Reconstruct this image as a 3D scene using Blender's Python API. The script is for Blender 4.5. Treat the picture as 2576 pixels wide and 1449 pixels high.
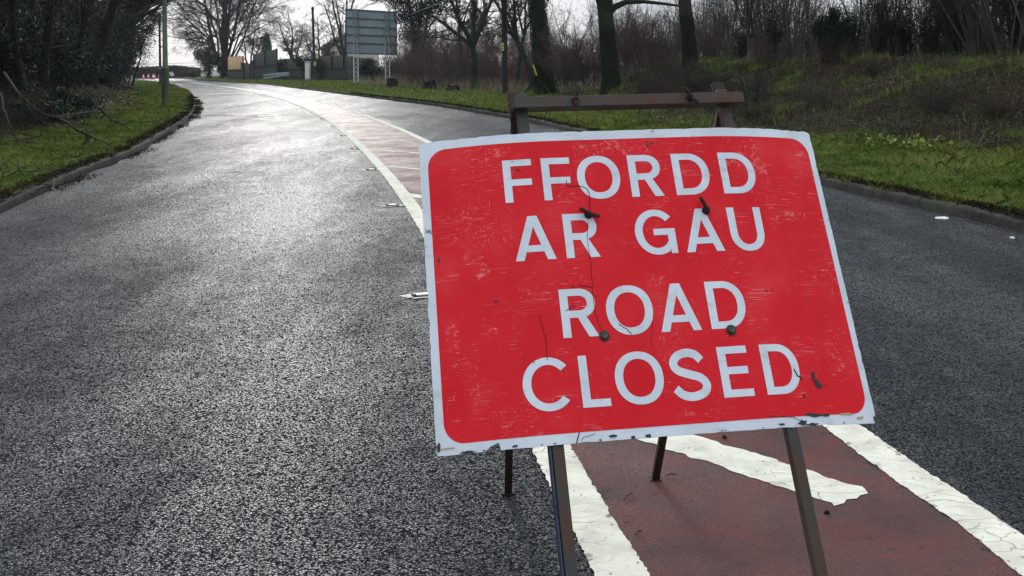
import bpy, bmesh, math, random
import numpy as np
from mathutils import Vector, Matrix
from mathutils.geometry import tessellate_polygon

for o in list(bpy.data.objects): bpy.data.objects.remove(o)
SC = bpy.context.scene
COL = SC.collection
R = math.radians

# ------------------------------------------------------------------ camera
F = 2750.0; EYE = 1.5; HZ = 165.0; ROLL = 0.012      # focal length and horizon in photo units (2576 wide)
cd = bpy.data.cameras.new('camera'); cam = bpy.data.objects.new('camera', cd); COL.objects.link(cam)
cd.sensor_width = 36.0; cd.lens = 36.0 * F / 2576.0
cd.shift_y = -(724.5 - HZ) / 2576.0
cd.clip_start = 0.05; cd.clip_end = 6000
cam.matrix_world = Matrix.Translation((0, 0, EYE)) @ Matrix.Rotation(R(90), 4, 'X') @ Matrix.Rotation(-ROLL, 4, 'Z')
SC.camera = cam

# ------------------------------------------------------------------ world and sun
SUN_AZ = -11.5; SUN_EL = 16.0                          # azimuth from +Y, negative is left
w = bpy.data.worlds.new('World'); SC.world = w; w.use_nodes = True
N = w.node_tree.nodes; Lk = w.node_tree.links; N.clear()
def nn(t, **k):
    n = N.new(t)
    for a, b in k.items(): setattr(n, a, b)
    return n
def wmath(op, a, b=None, clamp=False):
    n = nn('ShaderNodeMath', operation=op, use_clamp=clamp)
    for i, v in enumerate((a, b)):
        if v is None: continue
        if isinstance(v, (int, float)): n.inputs[i].default_value = v
        else: Lk.new(v, n.inputs[i])
    return n.outputs[0]
def wmix(fac, a, b, mode='MIX'):
    n = nn('ShaderNodeMix', data_type='RGBA', blend_type=mode)
    for i, v in ((0, fac), (6, a), (7, b)):
        if isinstance(v, (int, float)): n.inputs[i].default_value = v
        elif isinstance(v, tuple): n.inputs[i].default_value = (*v, 1)
        else: Lk.new(v, n.inputs[i])
    return n.outputs[2]
sky = nn('ShaderNodeTexSky', sky_type='NISHITA'); sky.sun_disc = False
sky.sun_elevation = R(SUN_EL); sky.sun_rotation = R(SUN_AZ); sky.air_density = 1.5; sky.dust_density = 1.0
tc = nn('ShaderNodeTexCoord')
sx = nn('ShaderNodeSeparateXYZ'); Lk.new(tc.outputs['Generated'], sx.inputs[0])
up = wmath('MAXIMUM', sx.outputs[2], 0.0)
mp = nn('ShaderNodeMapping'); mp.inputs['Scale'].default_value = (1, 1, 3.2); Lk.new(tc.outputs['Generated'], mp.inputs[0])
n1 = nn('ShaderNodeTexNoise'); n1.inputs['Scale'].default_value = 3.4; n1.inputs['Detail'].default_value = 7; n1.inputs['Roughness'].default_value = .58
n1.inputs['Distortion'].default_value = .35
Lk.new(mp.outputs[0], n1.inputs['Vector'])
cr = nn('ShaderNodeValToRGB'); Lk.new(n1.outputs['Fac'], cr.inputs[0])
cr.color_ramp.elements[0].position = .36; cr.color_ramp.elements[0].color = (.36, .43, .54, 1)
cr.color_ramp.elements[1].position = .62; cr.color_ramp.elements[1].color = (.80, .86, .91, 1)
# overcast sky: about three times brighter overhead than at the horizon
grad = wmath('ADD', wmath('MULTIPLY', up, 1.9), .80)
cl = nn('ShaderNodeVectorMath', operation='SCALE'); Lk.new(cr.outputs[0], cl.inputs[0]); Lk.new(grad, cl.inputs['Scale'])
sd = (math.sin(R(SUN_AZ)) * math.cos(R(SUN_EL)), math.cos(R(SUN_AZ)) * math.cos(R(SUN_EL)), math.sin(R(SUN_EL)))
dt = nn('ShaderNodeVectorMath', operation='DOT_PRODUCT'); Lk.new(tc.outputs['Generated'], dt.inputs[0]); dt.inputs[1].default_value = sd
dpos = wmath('MAXIMUM', dt.outputs['Value'], 0.0)
glow = wmath('ADD', wmath('MULTIPLY', wmath('POWER', dpos, 70.0), 0.55), wmath('MULTIPLY', wmath('POWER', dpos, 9.0), .55))
gc = nn('ShaderNodeVectorMath', operation='SCALE'); gc.inputs[0].default_value = (.98, .99, 1.0); Lk.new(glow, gc.inputs['Scale'])
ad = nn('ShaderNodeVectorMath', operation='ADD'); Lk.new(cl.outputs[0], ad.inputs[0]); Lk.new(gc.outputs[0], ad.inputs[1])
sk = nn('ShaderNodeVectorMath', operation='SCALE'); Lk.new(sky.outputs[0], sk.inputs[0]); sk.inputs['Scale'].default_value = .07
mixs = wmix(.94, sk.outputs[0], ad.outputs[0])
bg = nn('ShaderNodeBackground'); Lk.new(mixs, bg.inputs[0]); bg.inputs[1].default_value = 1.0
wo = nn('ShaderNodeOutputWorld'); Lk.new(bg.outputs[0], wo.inputs[0])

sl = bpy.data.lights.new('sun', 'SUN'); sl.energy = 1.5; sl.angle = R(11); sl.color = (1.0, .97, .92)
so = bpy.data.objects.new('sun', sl); COL.objects.link(so)
so.rotation_euler = Vector(sd).to_track_quat('Z', 'Y').to_euler()
SC.view_settings.view_transform = 'Standard'; SC.view_settings.look = 'None'
SC.view_settings.exposure = 0.0; SC.view_settings.gamma = 1.0
SC.render.engine = 'CYCLES'

rng = np.random.default_rng(7); random.seed(7)

# ------------------------------------------------------------------ photo units -> world
def unroll(x, y):
    u = x - 1288.0; v = y - HZ
    return u - ROLL * v, v + ROLL * u
def G(x, y, Z=0.0):                                    # point on level ground
    u, v = unroll(x, y); z = F * (EYE - Z) / v
    return (z * u / F, z, Z)
def P(x, y, z):                                        # point at distance z
    u, v = unroll(x, y)
    return np.array((z * u / F, z, EYE - z * v / F))

# ------------------------------------------------------------------ naming helpers
def tag(o, label=None, cat=None, group=None, kind=None):
    if label: o['label'] = label
    if cat: o['category'] = cat
    if group: o['group'] = group
    if kind: o['kind'] = kind
    return o
def thing(name, loc, label, cat, group=None):
    o = bpy.data.objects.new(name, None); COL.objects.link(o); o.location = loc; o.empty_display_size = .2
    return tag(o, label, cat, group)
def mesh_obj(name, me, mat, parent=None, smooth=False):
    o = bpy.data.objects.new(name, me); COL.objects.link(o)
    if mat is not None:
        for m in (mat if isinstance(mat, (list, tuple)) else [mat]): me.materials.append(m)
    if parent is not None: o.parent = parent
    if smooth: me.polygons.foreach_set('use_smooth', np.ones(len(me.polygons), bool))
    return o
def np_mesh(name, V, faces, uv=None, attr=None, mats=None):
    """V (n,3); faces list of (m,k) int arrays; uv (n,2) per vertex; attr {name:(n,)}"""
    V = np.asarray(V, np.float32)
    me = bpy.data.meshes.new(name)
    me.vertices.add(len(V)); me.vertices.foreach_set('co', V.ravel())
    fs = [np.asarray(f, np.int32) for f in faces if len(f)]
    idx = np.concatenate([f.ravel() for f in fs]); cnt = np.concatenate([np.full(len(f), f.shape[1], np.int32) for f in fs])
    me.loops.add(len(idx)); me.loops.foreach_set('vertex_index', idx)
    me.polygons.add(len(cnt)); me.polygons.foreach_set('loop_start', np.concatenate([[0], np.cumsum(cnt)[:-1]]).astype(np.int32))
    me.polygons.foreach_set('loop_total', cnt)
    if mats is not None: me.polygons.foreach_set('material_index', np.asarray(mats, np.int32))
    me.update(calc_edges=True)
    if uv is not None:
        l = me.uv_layers.new(name='UVMap'); l.data.foreach_set('uv', np.asarray(uv, np.float32)[idx].ravel())
    for k, a in (attr or {}).items():
        at = me.attributes.new(k, 'FLOAT', 'POINT'); at.data.foreach_set('value', np.asarray(a, np.float32))
    return me
class MB:                                              # collects boxes, bars, prisms
    def __init__(s): s.V = []; s.Fc = []; s.n = 0
    def add(s, V, Fc):
        for f in Fc: s.Fc.append([i + s.n for i in f])
        s.V += [tuple(v) for v in V]; s.n += len(V)
    def box(s, c, d, M=None, bev=0):
        c = np.array(c, float); d = np.array(d, float) / 2
        V = [c + d * np.array(q) for q in ((-1,-1,-1),(1,-1,-1),(1,1,-1),(-1,1,-1),(-1,-1,1),(1,-1,1),(1,1,1),(-1,1,1))]
        if M is not None: V = [M @ v for v in V]
        s.add(V, [(0,3,2,1),(4,5,6,7),(0,1,5,4),(1,2,6,5),(2,3,7,6),(3,0,4,7)])
    def beam(s, a, b, w, h, side=None):                # rectangular bar from a to b
        a = np.array(a, float); b = np.array(b, float); t = b - a; t /= np.linalg.norm(t)
        sd_ = np.array(side if side is not None else (0, 0, 1.), float)
        x = np.cross(t, sd_); x /= np.linalg.norm(x); y = np.cross(x, t)
        V = []
        for p in (a, b):
            for q, r in ((-1,-1),(1,-1),(1,1),(-1,1)): V.append(p + x * q * w / 2 + y * r * h / 2)
        s.add(V, [(3,2,1,0),(4,5,6,7),(0,1,5,4),(1,2,6,5),(2,3,7,6),(3,0,4,7)])
    def tube(s, pts, rad, n=8, caps=True):
        pts = np.array(pts, float); m = len(pts)
        rad = np.full(m, rad) if np.isscalar(rad) else np.array(rad)
        t = np.gradient(pts, axis=0); t /= np.linalg.norm(t, axis=1)[:, None] + 1e-9
        ref = np.array((0, 0, 1.)) if abs(t.mean(0)[2]) < .8 else np.array((1., 0, 0))
        x = np.cross(t, ref); x /= np.linalg.norm(x, axis=1)[:, None]; y = np.cross(t, x)
        a = np.linspace(0, 2 * math.pi, n, endpoint=False)
        V = pts[:, None] + rad[:, None, None] * (x[:, None] * np.cos(a)[None, :, None] + y[:, None] * np.sin(a)[None, :, None])
        Fc = []
        for i in range(m - 1):
            for j in range(n):
                k = (j + 1) % n; Fc.append((i*n+j, i*n+k, (i+1)*n+k, (i+1)*n+j))
        if caps: Fc += [tuple(range(n)), tuple(range((m-1)*n + n - 1, (m-1)*n - 1, -1))]
        s.add(V.reshape(-1, 3), Fc)
    def build(s, name, mat, parent=None, smooth=False, bevel=0):
        off = np.array(parent_world(parent)) if parent is not None else np.zeros(3)
        me = bpy.data.meshes.new(name)
        me.from_pydata([tuple(np.array(v) - off) for v in s.V], [], s.Fc); me.update()
        if bevel:
            bm = bmesh.new(); bm.from_mesh(me)
            bmesh.ops.recalc_face_normals(bm, faces=bm.faces)
            bmesh.ops.bevel(bm, geom=[e for e in bm.edges if e.is_manifold], offset=bevel, segments=2, affect='EDGES', profile=.5)
            bm.to_mesh(me); bm.free()
        return mesh_obj(name, me, mat, parent, smooth)
def parent_world(p):
    v = Vector((0, 0, 0))
    while p is not None: v = v + p.location; p = p.parent
    return v

# ------------------------------------------------------------------ value noise in numpy
_perm = rng.permutation(256); _val = rng.random(256) * 2 - 1
def vnoise(x, y):
    xi = np.floor(x).astype(int); yi = np.floor(y).astype(int); fx = x - xi; fy = y - yi
    fx = fx * fx * (3 - 2 * fx); fy = fy * fy * (3 - 2 * fy)
    h = lambda a, b: _val[_perm[(_perm[a & 255] + b) & 255]]
    return (h(xi, yi) * (1-fx) + h(xi+1, yi) * fx) * (1-fy) + (h(xi, yi+1) * (1-fx) + h(xi+1, yi+1) * fx) * fy
def fbm(x, y, o=4):
    s = 0; a = 1
    for i in range(o): s = s + a * vnoise(x * 2**i + 17*i, y * 2**i + 5*i); a *= .5
    return s

# ------------------------------------------------------------------ materials
class Mat:
    def __init__(s, name, rough=.7, base=(.5,.5,.5), spec=.5, metal=0):
        s.m = bpy.data.materials.new(name); s.m.use_nodes = True; s.nt = s.m.node_tree
        s.b = s.nt.nodes['Principled BSDF']
        s.b.inputs['Base Color'].default_value = (*base, 1); s.b.inputs['Roughness'].default_value = rough
        s.b.inputs['Specular IOR Level'].default_value = spec; s.b.inputs['Metallic'].default_value = metal
        s.tc = s.nt.nodes.new('ShaderNodeTexCoord')
    def n(s, t, **k):
        n = s.nt.nodes.new(t)
        for a, b in k.items(): setattr(n, a, b)
        return n
    def put(s, v, sock):
        if isinstance(v, (int, float)): sock.default_value = v
        elif isinstance(v, tuple): sock.default_value = (*v, 1) if len(v) == 3 and sock.type == 'RGBA' else v
        else: s.nt.links.new(v, sock)
    def mapping(s, scale, coord='Object', rot=(0,0,0), loc=(0,0,0)):
        mp = s.n('ShaderNodeMapping'); mp.inputs['Scale'].default_value = scale if isinstance(scale, tuple) else (scale,)*3
        mp.inputs['Rotation'].default_value = rot; mp.inputs['Location'].default_value = loc
        s.nt.links.new(s.tc.outputs[coord], mp.inputs[0]); return mp.outputs[0]
    def noise(s, scale, detail=4, rough=.55, vec=None, dist=0):
        n = s.n('ShaderNodeTexNoise'); n.inputs['Scale'].default_value = scale; n.inputs['Detail'].default_value = detail
        n.inputs['Roughness'].default_value = rough; n.inputs['Distortion'].default_value = dist
        s.nt.links.new(vec if vec is not None else s.tc.outputs['Object'], n.inputs['Vector']); return n.outputs['Fac']
    def voro(s, scale, vec=None, feature='F1', out='Distance', rand=1):
        n = s.n('ShaderNodeTexVoronoi', feature=feature); n.inputs['Scale'].default_value = scale; n.inputs['Randomness'].default_value = rand
        s.nt.links.new(vec if vec is not None else s.tc.outputs['Object'], n.inputs['Vector']); return n.outputs[out]
    def math(s, op, a, b=0.0, clamp=False):
        n = s.n('ShaderNodeMath', operation=op, use_clamp=clamp); s.put(a, n.inputs[0]); s.put(b, n.inputs[1]); return n.outputs[0]
    def ramp(s, v, stops, interp='LINEAR'):
        n = s.n('ShaderNodeValToRGB'); s.nt.links.new(v, n.inputs[0]); e = n.color_ramp.elements; n.color_ramp.interpolation = interp
        while len(e) < len(stops): e.new(.5)
        for i, (p, c) in enumerate(stops):
            e[i].position = p; e[i].color = (*c, 1) if isinstance(c, tuple) else (c, c, c, 1)
        return n.outputs[0]
    def mix(s, f, a, b, mode='MIX'):
        n = s.n('ShaderNodeMix', data_type='RGBA', blend_type=mode)
        s.put(f, n.inputs[0]); s.put(a, n.inputs[6]); s.put(b, n.inputs[7]); return n.outputs[2]
    def attr(s, name):
        n = s.n('ShaderNodeAttribute', attribute_name=name); return n.outputs['Fac']
    def bump(s, h, dist=.01, strength=1.0):
        n = s.n('ShaderNodeBump'); n.inputs['Distance'].default_value = dist; n.inputs['Strength'].default_value = strength
        s.nt.links.new(h, n.inputs['Height'])
        s.nt.links.new(n.outputs[0], s.b.inputs['Normal']); return s
    def color(s, v): s.put(v, s.b.inputs['Base Color']); return s
    def rough(s, v): s.put(v, s.b.inputs['Roughness']); return s

def mat_asphalt():
    m = Mat('wet_asphalt', .4, spec=.5)
    wv = m.n('ShaderNodeVectorMath', operation='MULTIPLY_ADD'); wn = m.n('ShaderNodeTexNoise'); wn.inputs['Scale'].default_value = 60; wn.inputs['Detail'].default_value = 3
    m.nt.links.new(m.tc.outputs['Object'], wn.inputs['Vector']); m.nt.links.new(wn.outputs['Color'], wv.inputs[0]); wv.inputs[1].default_value = (.022, .022, 0); m.nt.links.new(m.tc.outputs['Object'], wv.inputs[2])
    wv = wv.outputs[0]; st = m.voro(112, wv); st2 = m.voro(200, wv); nz = m.noise(200, 3, .6)
    patch = m.noise(.85, 6, .70, m.mapping((1, .22, 1), rot=(0, 0, .15))); blot = m.noise(3.0, 5, .7)
    stone = m.voro(112, wv, 'F1', 'Color'); sp_ = m.n('ShaderNodeSeparateColor'); m.nt.links.new(stone, sp_.inputs[0]); rnd = sp_.outputs[0]
    base = m.ramp(st, [(0, (.085, .091, .097)), (.5, (.050, .054, .058)), (.85, (.014, .015, .017))])
    base = m.mix(m.ramp(rnd, [(.80, 0), (.95, .7)]), base, (.12, .122, .12))
    base = m.mix(m.ramp(patch, [(.45, 0), (.7, .3)]), base, (.07, .074, .078))
    m.color(base)
    m.rough(m.ramp(m.noise(14, 4, .6), [(.3, .24), (.7, .42)]))
    # water film lies on stone tops, thicker in patches; the gaps between the stones hold none that can be seen
    gr_ = m.math('ADD', m.math('MULTIPLY', st, .55), m.math('MULTIPLY', nz, .45)); film = m.math('MULTIPLY', m.ramp(gr_, [(.27, 1.0), (.40, .30), (.52, .0)]), m.ramp(rnd, [(.1, .35), (.8, 1)]))
    film = m.math('MULTIPLY', film, m.ramp(m.math('ADD', m.math('MULTIPLY', patch, .7), m.math('MULTIPLY', blot, .3)), [(.42, .10), (.50, .45), (.57, 1.6)]))
    m.put(m.math('MULTIPLY', film, 1.6), m.b.inputs['Specular IOR Level'])
    h = m.math('ADD', m.math('MULTIPLY', st, -1.0), m.math('MULTIPLY', st2, -.40))
    h = m.math('ADD', h, m.math('MULTIPLY', nz, .45))
    h = m.math('ADD', h, m.math('MULTIPLY', rnd, .45))
    m.bump(h, .019, 1.0)
    return m.m
def mat_red():
    m = Mat('red_surfacing', .4, spec=.22)
    p = m.noise(3.2, 6, .62); q = m.noise(24, 4)
    c = m.ramp(p, [(.28, (.10, .068, .064)), (.5, (.155, .078, .072)), (.75, (.225, .072, .066))])
    c = m.mix(m.ramp(q, [(.62, 0), (.74, .75)]), c, (.05, .048, .05))
    e = m.attr('edge')
    wear = m.math('ADD', m.math('MULTIPLY', m.noise(7, 5, .7), 1.0), m.math('MULTIPLY', e, .30))
    c = m.mix(m.ramp(wear, [(.74, 0), (.80, .95)]), c, (.045, .047, .05))
    c = m.mix(m.ramp(m.voro(55), [(.06, .9), (.11, 0)]), c, (.016, .013, .013))
    m.color(c); m.rough(m.ramp(m.noise(5, 4), [(.3, .30), (.7, .5)]))
    st = m.voro(150); h = m.math('ADD', m.math('MULTIPLY', st, -1), m.math('MULTIPLY', m.noise(170, 4, .65), 1.3))
    film = m.math('MULTIPLY', m.ramp(m.math('ADD', m.math('MULTIPLY', st, .5), m.math('MULTIPLY', m.noise(150, 3), .5)), [(.28, .9), (.55, .1)]), m.ramp(m.noise(1.4, 4), [(.4, .15), (.65, .7)]))
    m.put(m.math('MULTIPLY', film, .22), m.b.inputs['Specular IOR Level'])
    m.bump(h, .0085, 1.0); return m.m
def mat_line():
    m = Mat('road_paint', .5, spec=.2)
    p = m.noise(6, 6, .6)
    c = m.ramp(p, [(.3, (.50, .47, .38)), (.55, (.67, .64, .53)), (.8, (.78, .75, .64))])
    vd = m.n('ShaderNodeVectorMath', operation='MULTIPLY_ADD')
    nzc = m.n('ShaderNodeTexNoise'); nzc.inputs['Scale'].default_value = 3.0; nzc.inputs['Detail'].default_value = 4
    m.nt.links.new(m.tc.outputs['Object'], nzc.inputs['Vector'])
    m.nt.links.new(nzc.outputs['Color'], vd.inputs[0]); vd.inputs[1].default_value = (.35, .35, 0)
    m.nt.links.new(m.mapping((1, 1, 1)), vd.inputs[2])
    mp = m.n('ShaderNodeMapping'); mp.inputs['Scale'].default_value = (1.3, 4.2, 1); mp.inputs['Rotation'].default_value = (0, 0, .12)
    m.nt.links.new(vd.outputs[0], mp.inputs[0])
    ck = m.voro(3.0, mp.outputs[0], 'DISTANCE_TO_EDGE')
    crk = m.ramp(ck, [(.004, .8), (.013, 0)])
    ckm = m.math('MULTIPLY', crk, m.ramp(m.noise(1.1, 2), [(.42, 0), (.60, .85)]))
    pit = m.ramp(m.voro(38, m.mapping((1, .6, 1))), [(.10, .9), (.16, 0)])
    pit = m.math('MULTIPLY', pit, m.ramp(m.noise(10, 3), [(.45, 0), (.6, 1)]))
    wear = m.ramp(m.math('ADD', m.noise(17, 6, .78), m.math('MULTIPLY', m.attr('edge'), .10)), [(.645, 0), (.72, .85)])
    dark = m.math('MAXIMUM', m.math('MAXIMUM', ckm, pit), wear)
    m.color(m.mix(dark, c, (.10, .095, .085)))
    h = m.math('SUBTRACT', m.math('MULTIPLY', m.noise(60, 4), 1.0), m.math('MULTIPLY', dark, .8))
    m.bump(h, .0034, 1.0); m.rough(.8); m.put(m.math('MULTIPLY', m.ramp(m.noise(45, 3), [(.5, 0), (.6, 1)]), .05), m.b.inputs['Specular IOR Level']); return m.m
def mat_kerb():
    m = Mat('kerb_concrete', .9, spec=.1)
    uv = m.n('ShaderNodeUVMap'); sp = m.n('ShaderNodeSeparateXYZ'); m.nt.links.new(uv.outputs[0], sp.inputs[0])
    fr = m.math('FRACT', m.math('DIVIDE', sp.outputs[0], .915))
    j = m.math('ADD', m.math('LESS_THAN', fr, .022), m.math('GREATER_THAN', fr, .978), True)
    c = m.ramp(m.noise(9, 6, .65), [(.3, (.014, .015, .013)), (.55, (.034, .033, .029)), (.8, (.080, .077, .069))])
    c = m.mix(m.ramp(m.noise(1.3, 4), [(.5, 0), (.7, .6)]), c, (.06, .07, .045))
    c = m.mix(j, c, (.02, .02, .018)); m.color(c)
    m.bump(m.math('SUBTRACT', m.noise(60, 4), m.math('MULTIPLY', j, 3)), .006); return m.m
def mat_verge():
    m = Mat('verge_soil_and_turf', 1.0, spec=.05)
    b = m.attr('bank'); e = m.attr('edge')
    t = m.math('ADD', b, m.math('MULTIPLY', m.math('SUBTRACT', m.noise(1.6, 6, .65), .5), 1.1))
    gr = m.ramp(m.noise(5, 6, .7), [(.3, (.020, .034, .008)), (.55, (.065, .095, .014)), (.8, (.11, .14, .026))])
    li = m.ramp(m.noise(22, 6, .75), [(.3, (.009, .008, .006)), (.5, (.026, .019, .012)), (.68, (.055, .036, .022)), (.85, (.10, .07, .045))])
    li = m.mix(m.ramp(m.noise(.9, 4), [(.5, 0), (.68, .5)]), li, (.028, .045, .014))
    c = m.mix(m.ramp(t, [(.45, 0), (.55, 1)]), gr, m.mix(m.ramp(m.noise(2.3, 5, .7), [(.55, 0), (.64, .7)]), li, (.032, .050, .014)))
    so_ = m.math('ADD', e, m.math('MULTIPLY', m.math('SUBTRACT', m.noise(7, 4), .5), .9))
    c = m.mix(m.ramp(so_, [(.5, 0), (.7, .95)]), c, (.018, .014, .010))
    m.color(c); m.bump(m.noise(16, 6, .7), .07); return m.m
def mat_leaf(name, cols, rough=.45, spec=.5, trans=0.0):
    m = Mat(name, rough, spec=spec)
    a = m.attr('tone'); k = len(cols)
    m.color(m.ramp(a, [(i / max(1, k - 1), c) for i, c in enumerate(cols)]))
    return m.m
def mat_bark(name, c0, c1, moss=None, mamt=.5, scale=6):
    m = Mat(name, .85, spec=.25)
    v = m.mapping((scale, scale, scale * .25))
    c = m.ramp(m.noise(2.2, 6, .65, v), [(.3, c0), (.75, c1)])
    if moss: c = m.mix(m.ramp(m.noise(1.4, 5, .6), [(.62 - mamt * .4, 0), (.78 - mamt * .4, .9)]), c, moss)
    m.color(c); m.bump(m.noise(3.5, 6, .7, v), .08); return m.m
def mat_simple(name, c0, c1, scale=8, rough=.6, spec=.5, metal=0, bump=0, vs=(1,1,1)):
    m = Mat(name, rough, spec=spec, metal=metal); v = m.mapping(tuple(scale * q for q in vs))
    c = m.ramp(m.noise(1.0, 6, .6, v), [(.3, c0), (.72, c1)]); m.color(c)
    if bump: m.bump(m.noise(3.0, 5, .6, v), bump)
    return m.m
def mat_steel():
    m = Mat('rusty_painted_steel', .5, spec=.2, metal=0)
    n_ = m.noise(11, 6, .65)
    c = m.ramp(n_, [(.35, (.046, .044, .041)), (.48, (.056, .044, .036)), (.60, (.075, .038, .024)), (.8, (.048, .022, .014))])
    m.color(c); m.rough(m.ramp(n_, [(.35, .38), (.7, .7)])); m.bump(m.noise(140, 4), .0012); return m.m
def scratch_nodes(m, uv):
    """returns scuff mask; uv is the plate's own surface coordinate in metres"""
    def mapv(sc, rot=0, loc=(0,0,0)):
        mp = m.n('ShaderNodeMapping'); mp.inputs['Scale'].default_value = sc; mp.inputs['Rotation'].default_value = (0, 0, rot)
        mp.inputs['Location'].default_value = loc; m.nt.links.new(uv, mp.inputs[0]); return mp.outputs[0]
    reg = m.noise(1.0, 4, .6, mapv((4.6, 5.0, 1), 0, (3.1, 1.7, 0)))
    reg2 = m.noise(1.0, 3, .6, mapv((7, 7, 1), 0, (8.1, 4.4, 0)))
    hs = m.noise(1.0, 4, .7, mapv((24, 420, 1), .03)); vs_ = m.noise(1.0, 4, .7, mapv((420, 26, 1), .05))
    sp = m.noise(1.0, 6, .8, mapv((110, 110, 1)))
    s1 = m.math('MULTIPLY', m.ramp(hs, [(.62, 0), (.69, .8)]), m.ramp(reg, [(.50, 0), (.58, 1)]))
    s2 = m.math('MULTIPLY', m.ramp(vs_, [(.64, 0), (.70, .8)]), m.ramp(reg2, [(.54, 0), (.62, 1)]))
    s3 = m.math('MULTIPLY', m.ramp(sp, [(.56, 0), (.66, .5)]), m.ramp(m.math('MULTIPLY', reg, m.math('ADD', reg2, .5)), [(.55, 0), (.66, 1)]))
    # long thin scratches in a few directions
    th = None
    for i, (rot, den) in enumerate(((.5, 9), (-.65, 7), (.12, 8), (1.2, 6))):
        nz = m.n('ShaderNodeTexNoise'); nz.inputs['Scale'].default_value = 1; nz.inputs['Detail'].default_value = 1
        m.nt.links.new(mapv((2.5, den * 26, 1), rot, (i * 3.3, i * 1.9, 0)), nz.inputs['Vector'])
        ln = m.ramp(nz.outputs['Fac'], [(.494, 0), (.5, .8), (.506, 0)])
        ln = m.math('MULTIPLY', ln, m.ramp(m.noise(1, 3, .6, mapv((9, 9, 1), 0, (i * 5.1, 2, 0))), [(.60, 0), (.66, .7)]))
        th = ln if th is None else m.math('MAXIMUM', th, ln)
    # broad rubbed places
    rub = None; fine_ = m.noise(1.0, 7, .82, mapv((70, 95, 1), .2)); mid_ = m.noise(1.0, 4, .7, mapv((16, 20, 1)))
    for (cx, cy, rx, ry, k_) in ((-.06, .332, .10, .030, 1.0), (.02, .32, .05, .035, .9), (-.17, .205, .05, .05, .9), (.30, .30, .07, .06, 1.0), (.35, .265, .05, .05, .7), (-.39, .17, .11, .035, .9), (-.33, .33, .05, .025, .8),
                             (-.40, .04, .06, .09, .7), (-.47, -.12, .02, .08, .9), (-.36, -.10, .10, .05, .6), (.445, -.215, .025, .05, 1.1), (.385, .135, .07, .018, 1.0), (-.43, -.26, .015, .04, 1.0), (.03, -.02, .05, .03, .6), (.10, -.33, .04, .012, .9), (.43, .18, .03, .06, .5)):
        vd = m.n('ShaderNodeVectorMath', operation='LENGTH'); m.nt.links.new(mapv((1 / rx, 1 / ry, 0), 0, (-cx / rx, -cy / ry, 0)), vd.inputs[0])
        d_ = m.math('SUBTRACT', 1.25 * k_, vd.outputs['Value']); q_ = m.math('ADD', m.math('MULTIPLY', m.math('MINIMUM', d_, .55), .17), m.math('ADD', m.math('MULTIPLY', fine_, .8), m.math('MULTIPLY', mid_, .35)))
        q_ = m.ramp(q_, [(.70, 0), (.86, .60)]); rub = q_ if rub is None else m.math('MAXIMUM', rub, q_)
    return m.math('MAXIMUM', rub, m.math('MAXIMUM', m.math('MAXIMUM', m.math('MULTIPLY', s1, .8), s2), m.math('MAXIMUM', m.math('MULTIPLY', s3, .6), th))), mapv
def mat_sign_red():
    m = Mat('sign_red', .5, spec=.16)
    uv = m.n('ShaderNodeUVMap').outputs[0]
    s, mapv = scratch_nodes(m, uv)
    c = m.ramp(m.noise(1, 5, .6, mapv((5, 5, 1))), [(.3, (.58, .003, .010)), (.55, (.64, .008, .016)), (.8, (.68, .035, .040))])
    c = m.mix(s, c, (.80, .56, .52))
    sc = m.ramp(m.noise(1, 5, .7, mapv((60, 30, 1), .4, (9, 9, 0))), [(.74, 0), (.78, .7)])
    c = m.mix(sc, c, (.10, .03, .03))
    m.color(c); m.rough(m.ramp(m.noise(1, 4, .6, mapv((14, 14, 1))), [(.3, .36), (.7, .5)]))
    m.bump(m.noise(1, 3, .5, mapv((3, 3, 1))), .004, .5); return m.m
def mat_sign_white():
    m = Mat('sign_white', .45, spec=.35)
    uv = m.n('ShaderNodeUVMap').outputs[0]
    s, mapv = scratch_nodes(m, uv)
    c = m.ramp(m.noise(1, 6, .65, mapv((9, 9, 1))), [(.3, (.52, .555, .59)), (.6, (.61, .65, .695))])
    c = m.mix(m.ramp(m.noise(1, 5, .7, mapv((45, 90, 1), .2)), [(.60, 0), (.72, .5)]), c, (.38, .38, .38))
    c = m.mix(m.ramp(m.noise(1, 4, .6, mapv((12, 22, 1), 0, (4, 7, 0))), [(.56, 0), (.74, .6)]), c, (.40, .36, .29))
    c = m.mix(m.math('MULTIPLY', s, .55), c, (.34, .33, .33))
    m.color(c); return m.m
def mat_stone():
    m = Mat('rubble_stone', .9, spec=.3)
    v = m.mapping((1.6, 1.6, 4.5)); d = m.voro(2.6, v, 'DISTANCE_TO_EDGE')
    c = m.ramp(m.voro(2.6, v, 'F1', 'Color') , [(.1, (.010, .011, .011)), (.5, (.024, .023, .020)), (.9, (.055, .050, .044))])
    c = m.mix(m.ramp(d, [(.02, 1), (.09, 0)]), c, (.012, .013, .012))
    c = m.mix(m.ramp(m.noise(.8, 5), [(.48, 0), (.62, .7)]), c, (.022, .035, .018))
    m.color(c); m.bump(d, .05); return m.m
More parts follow.
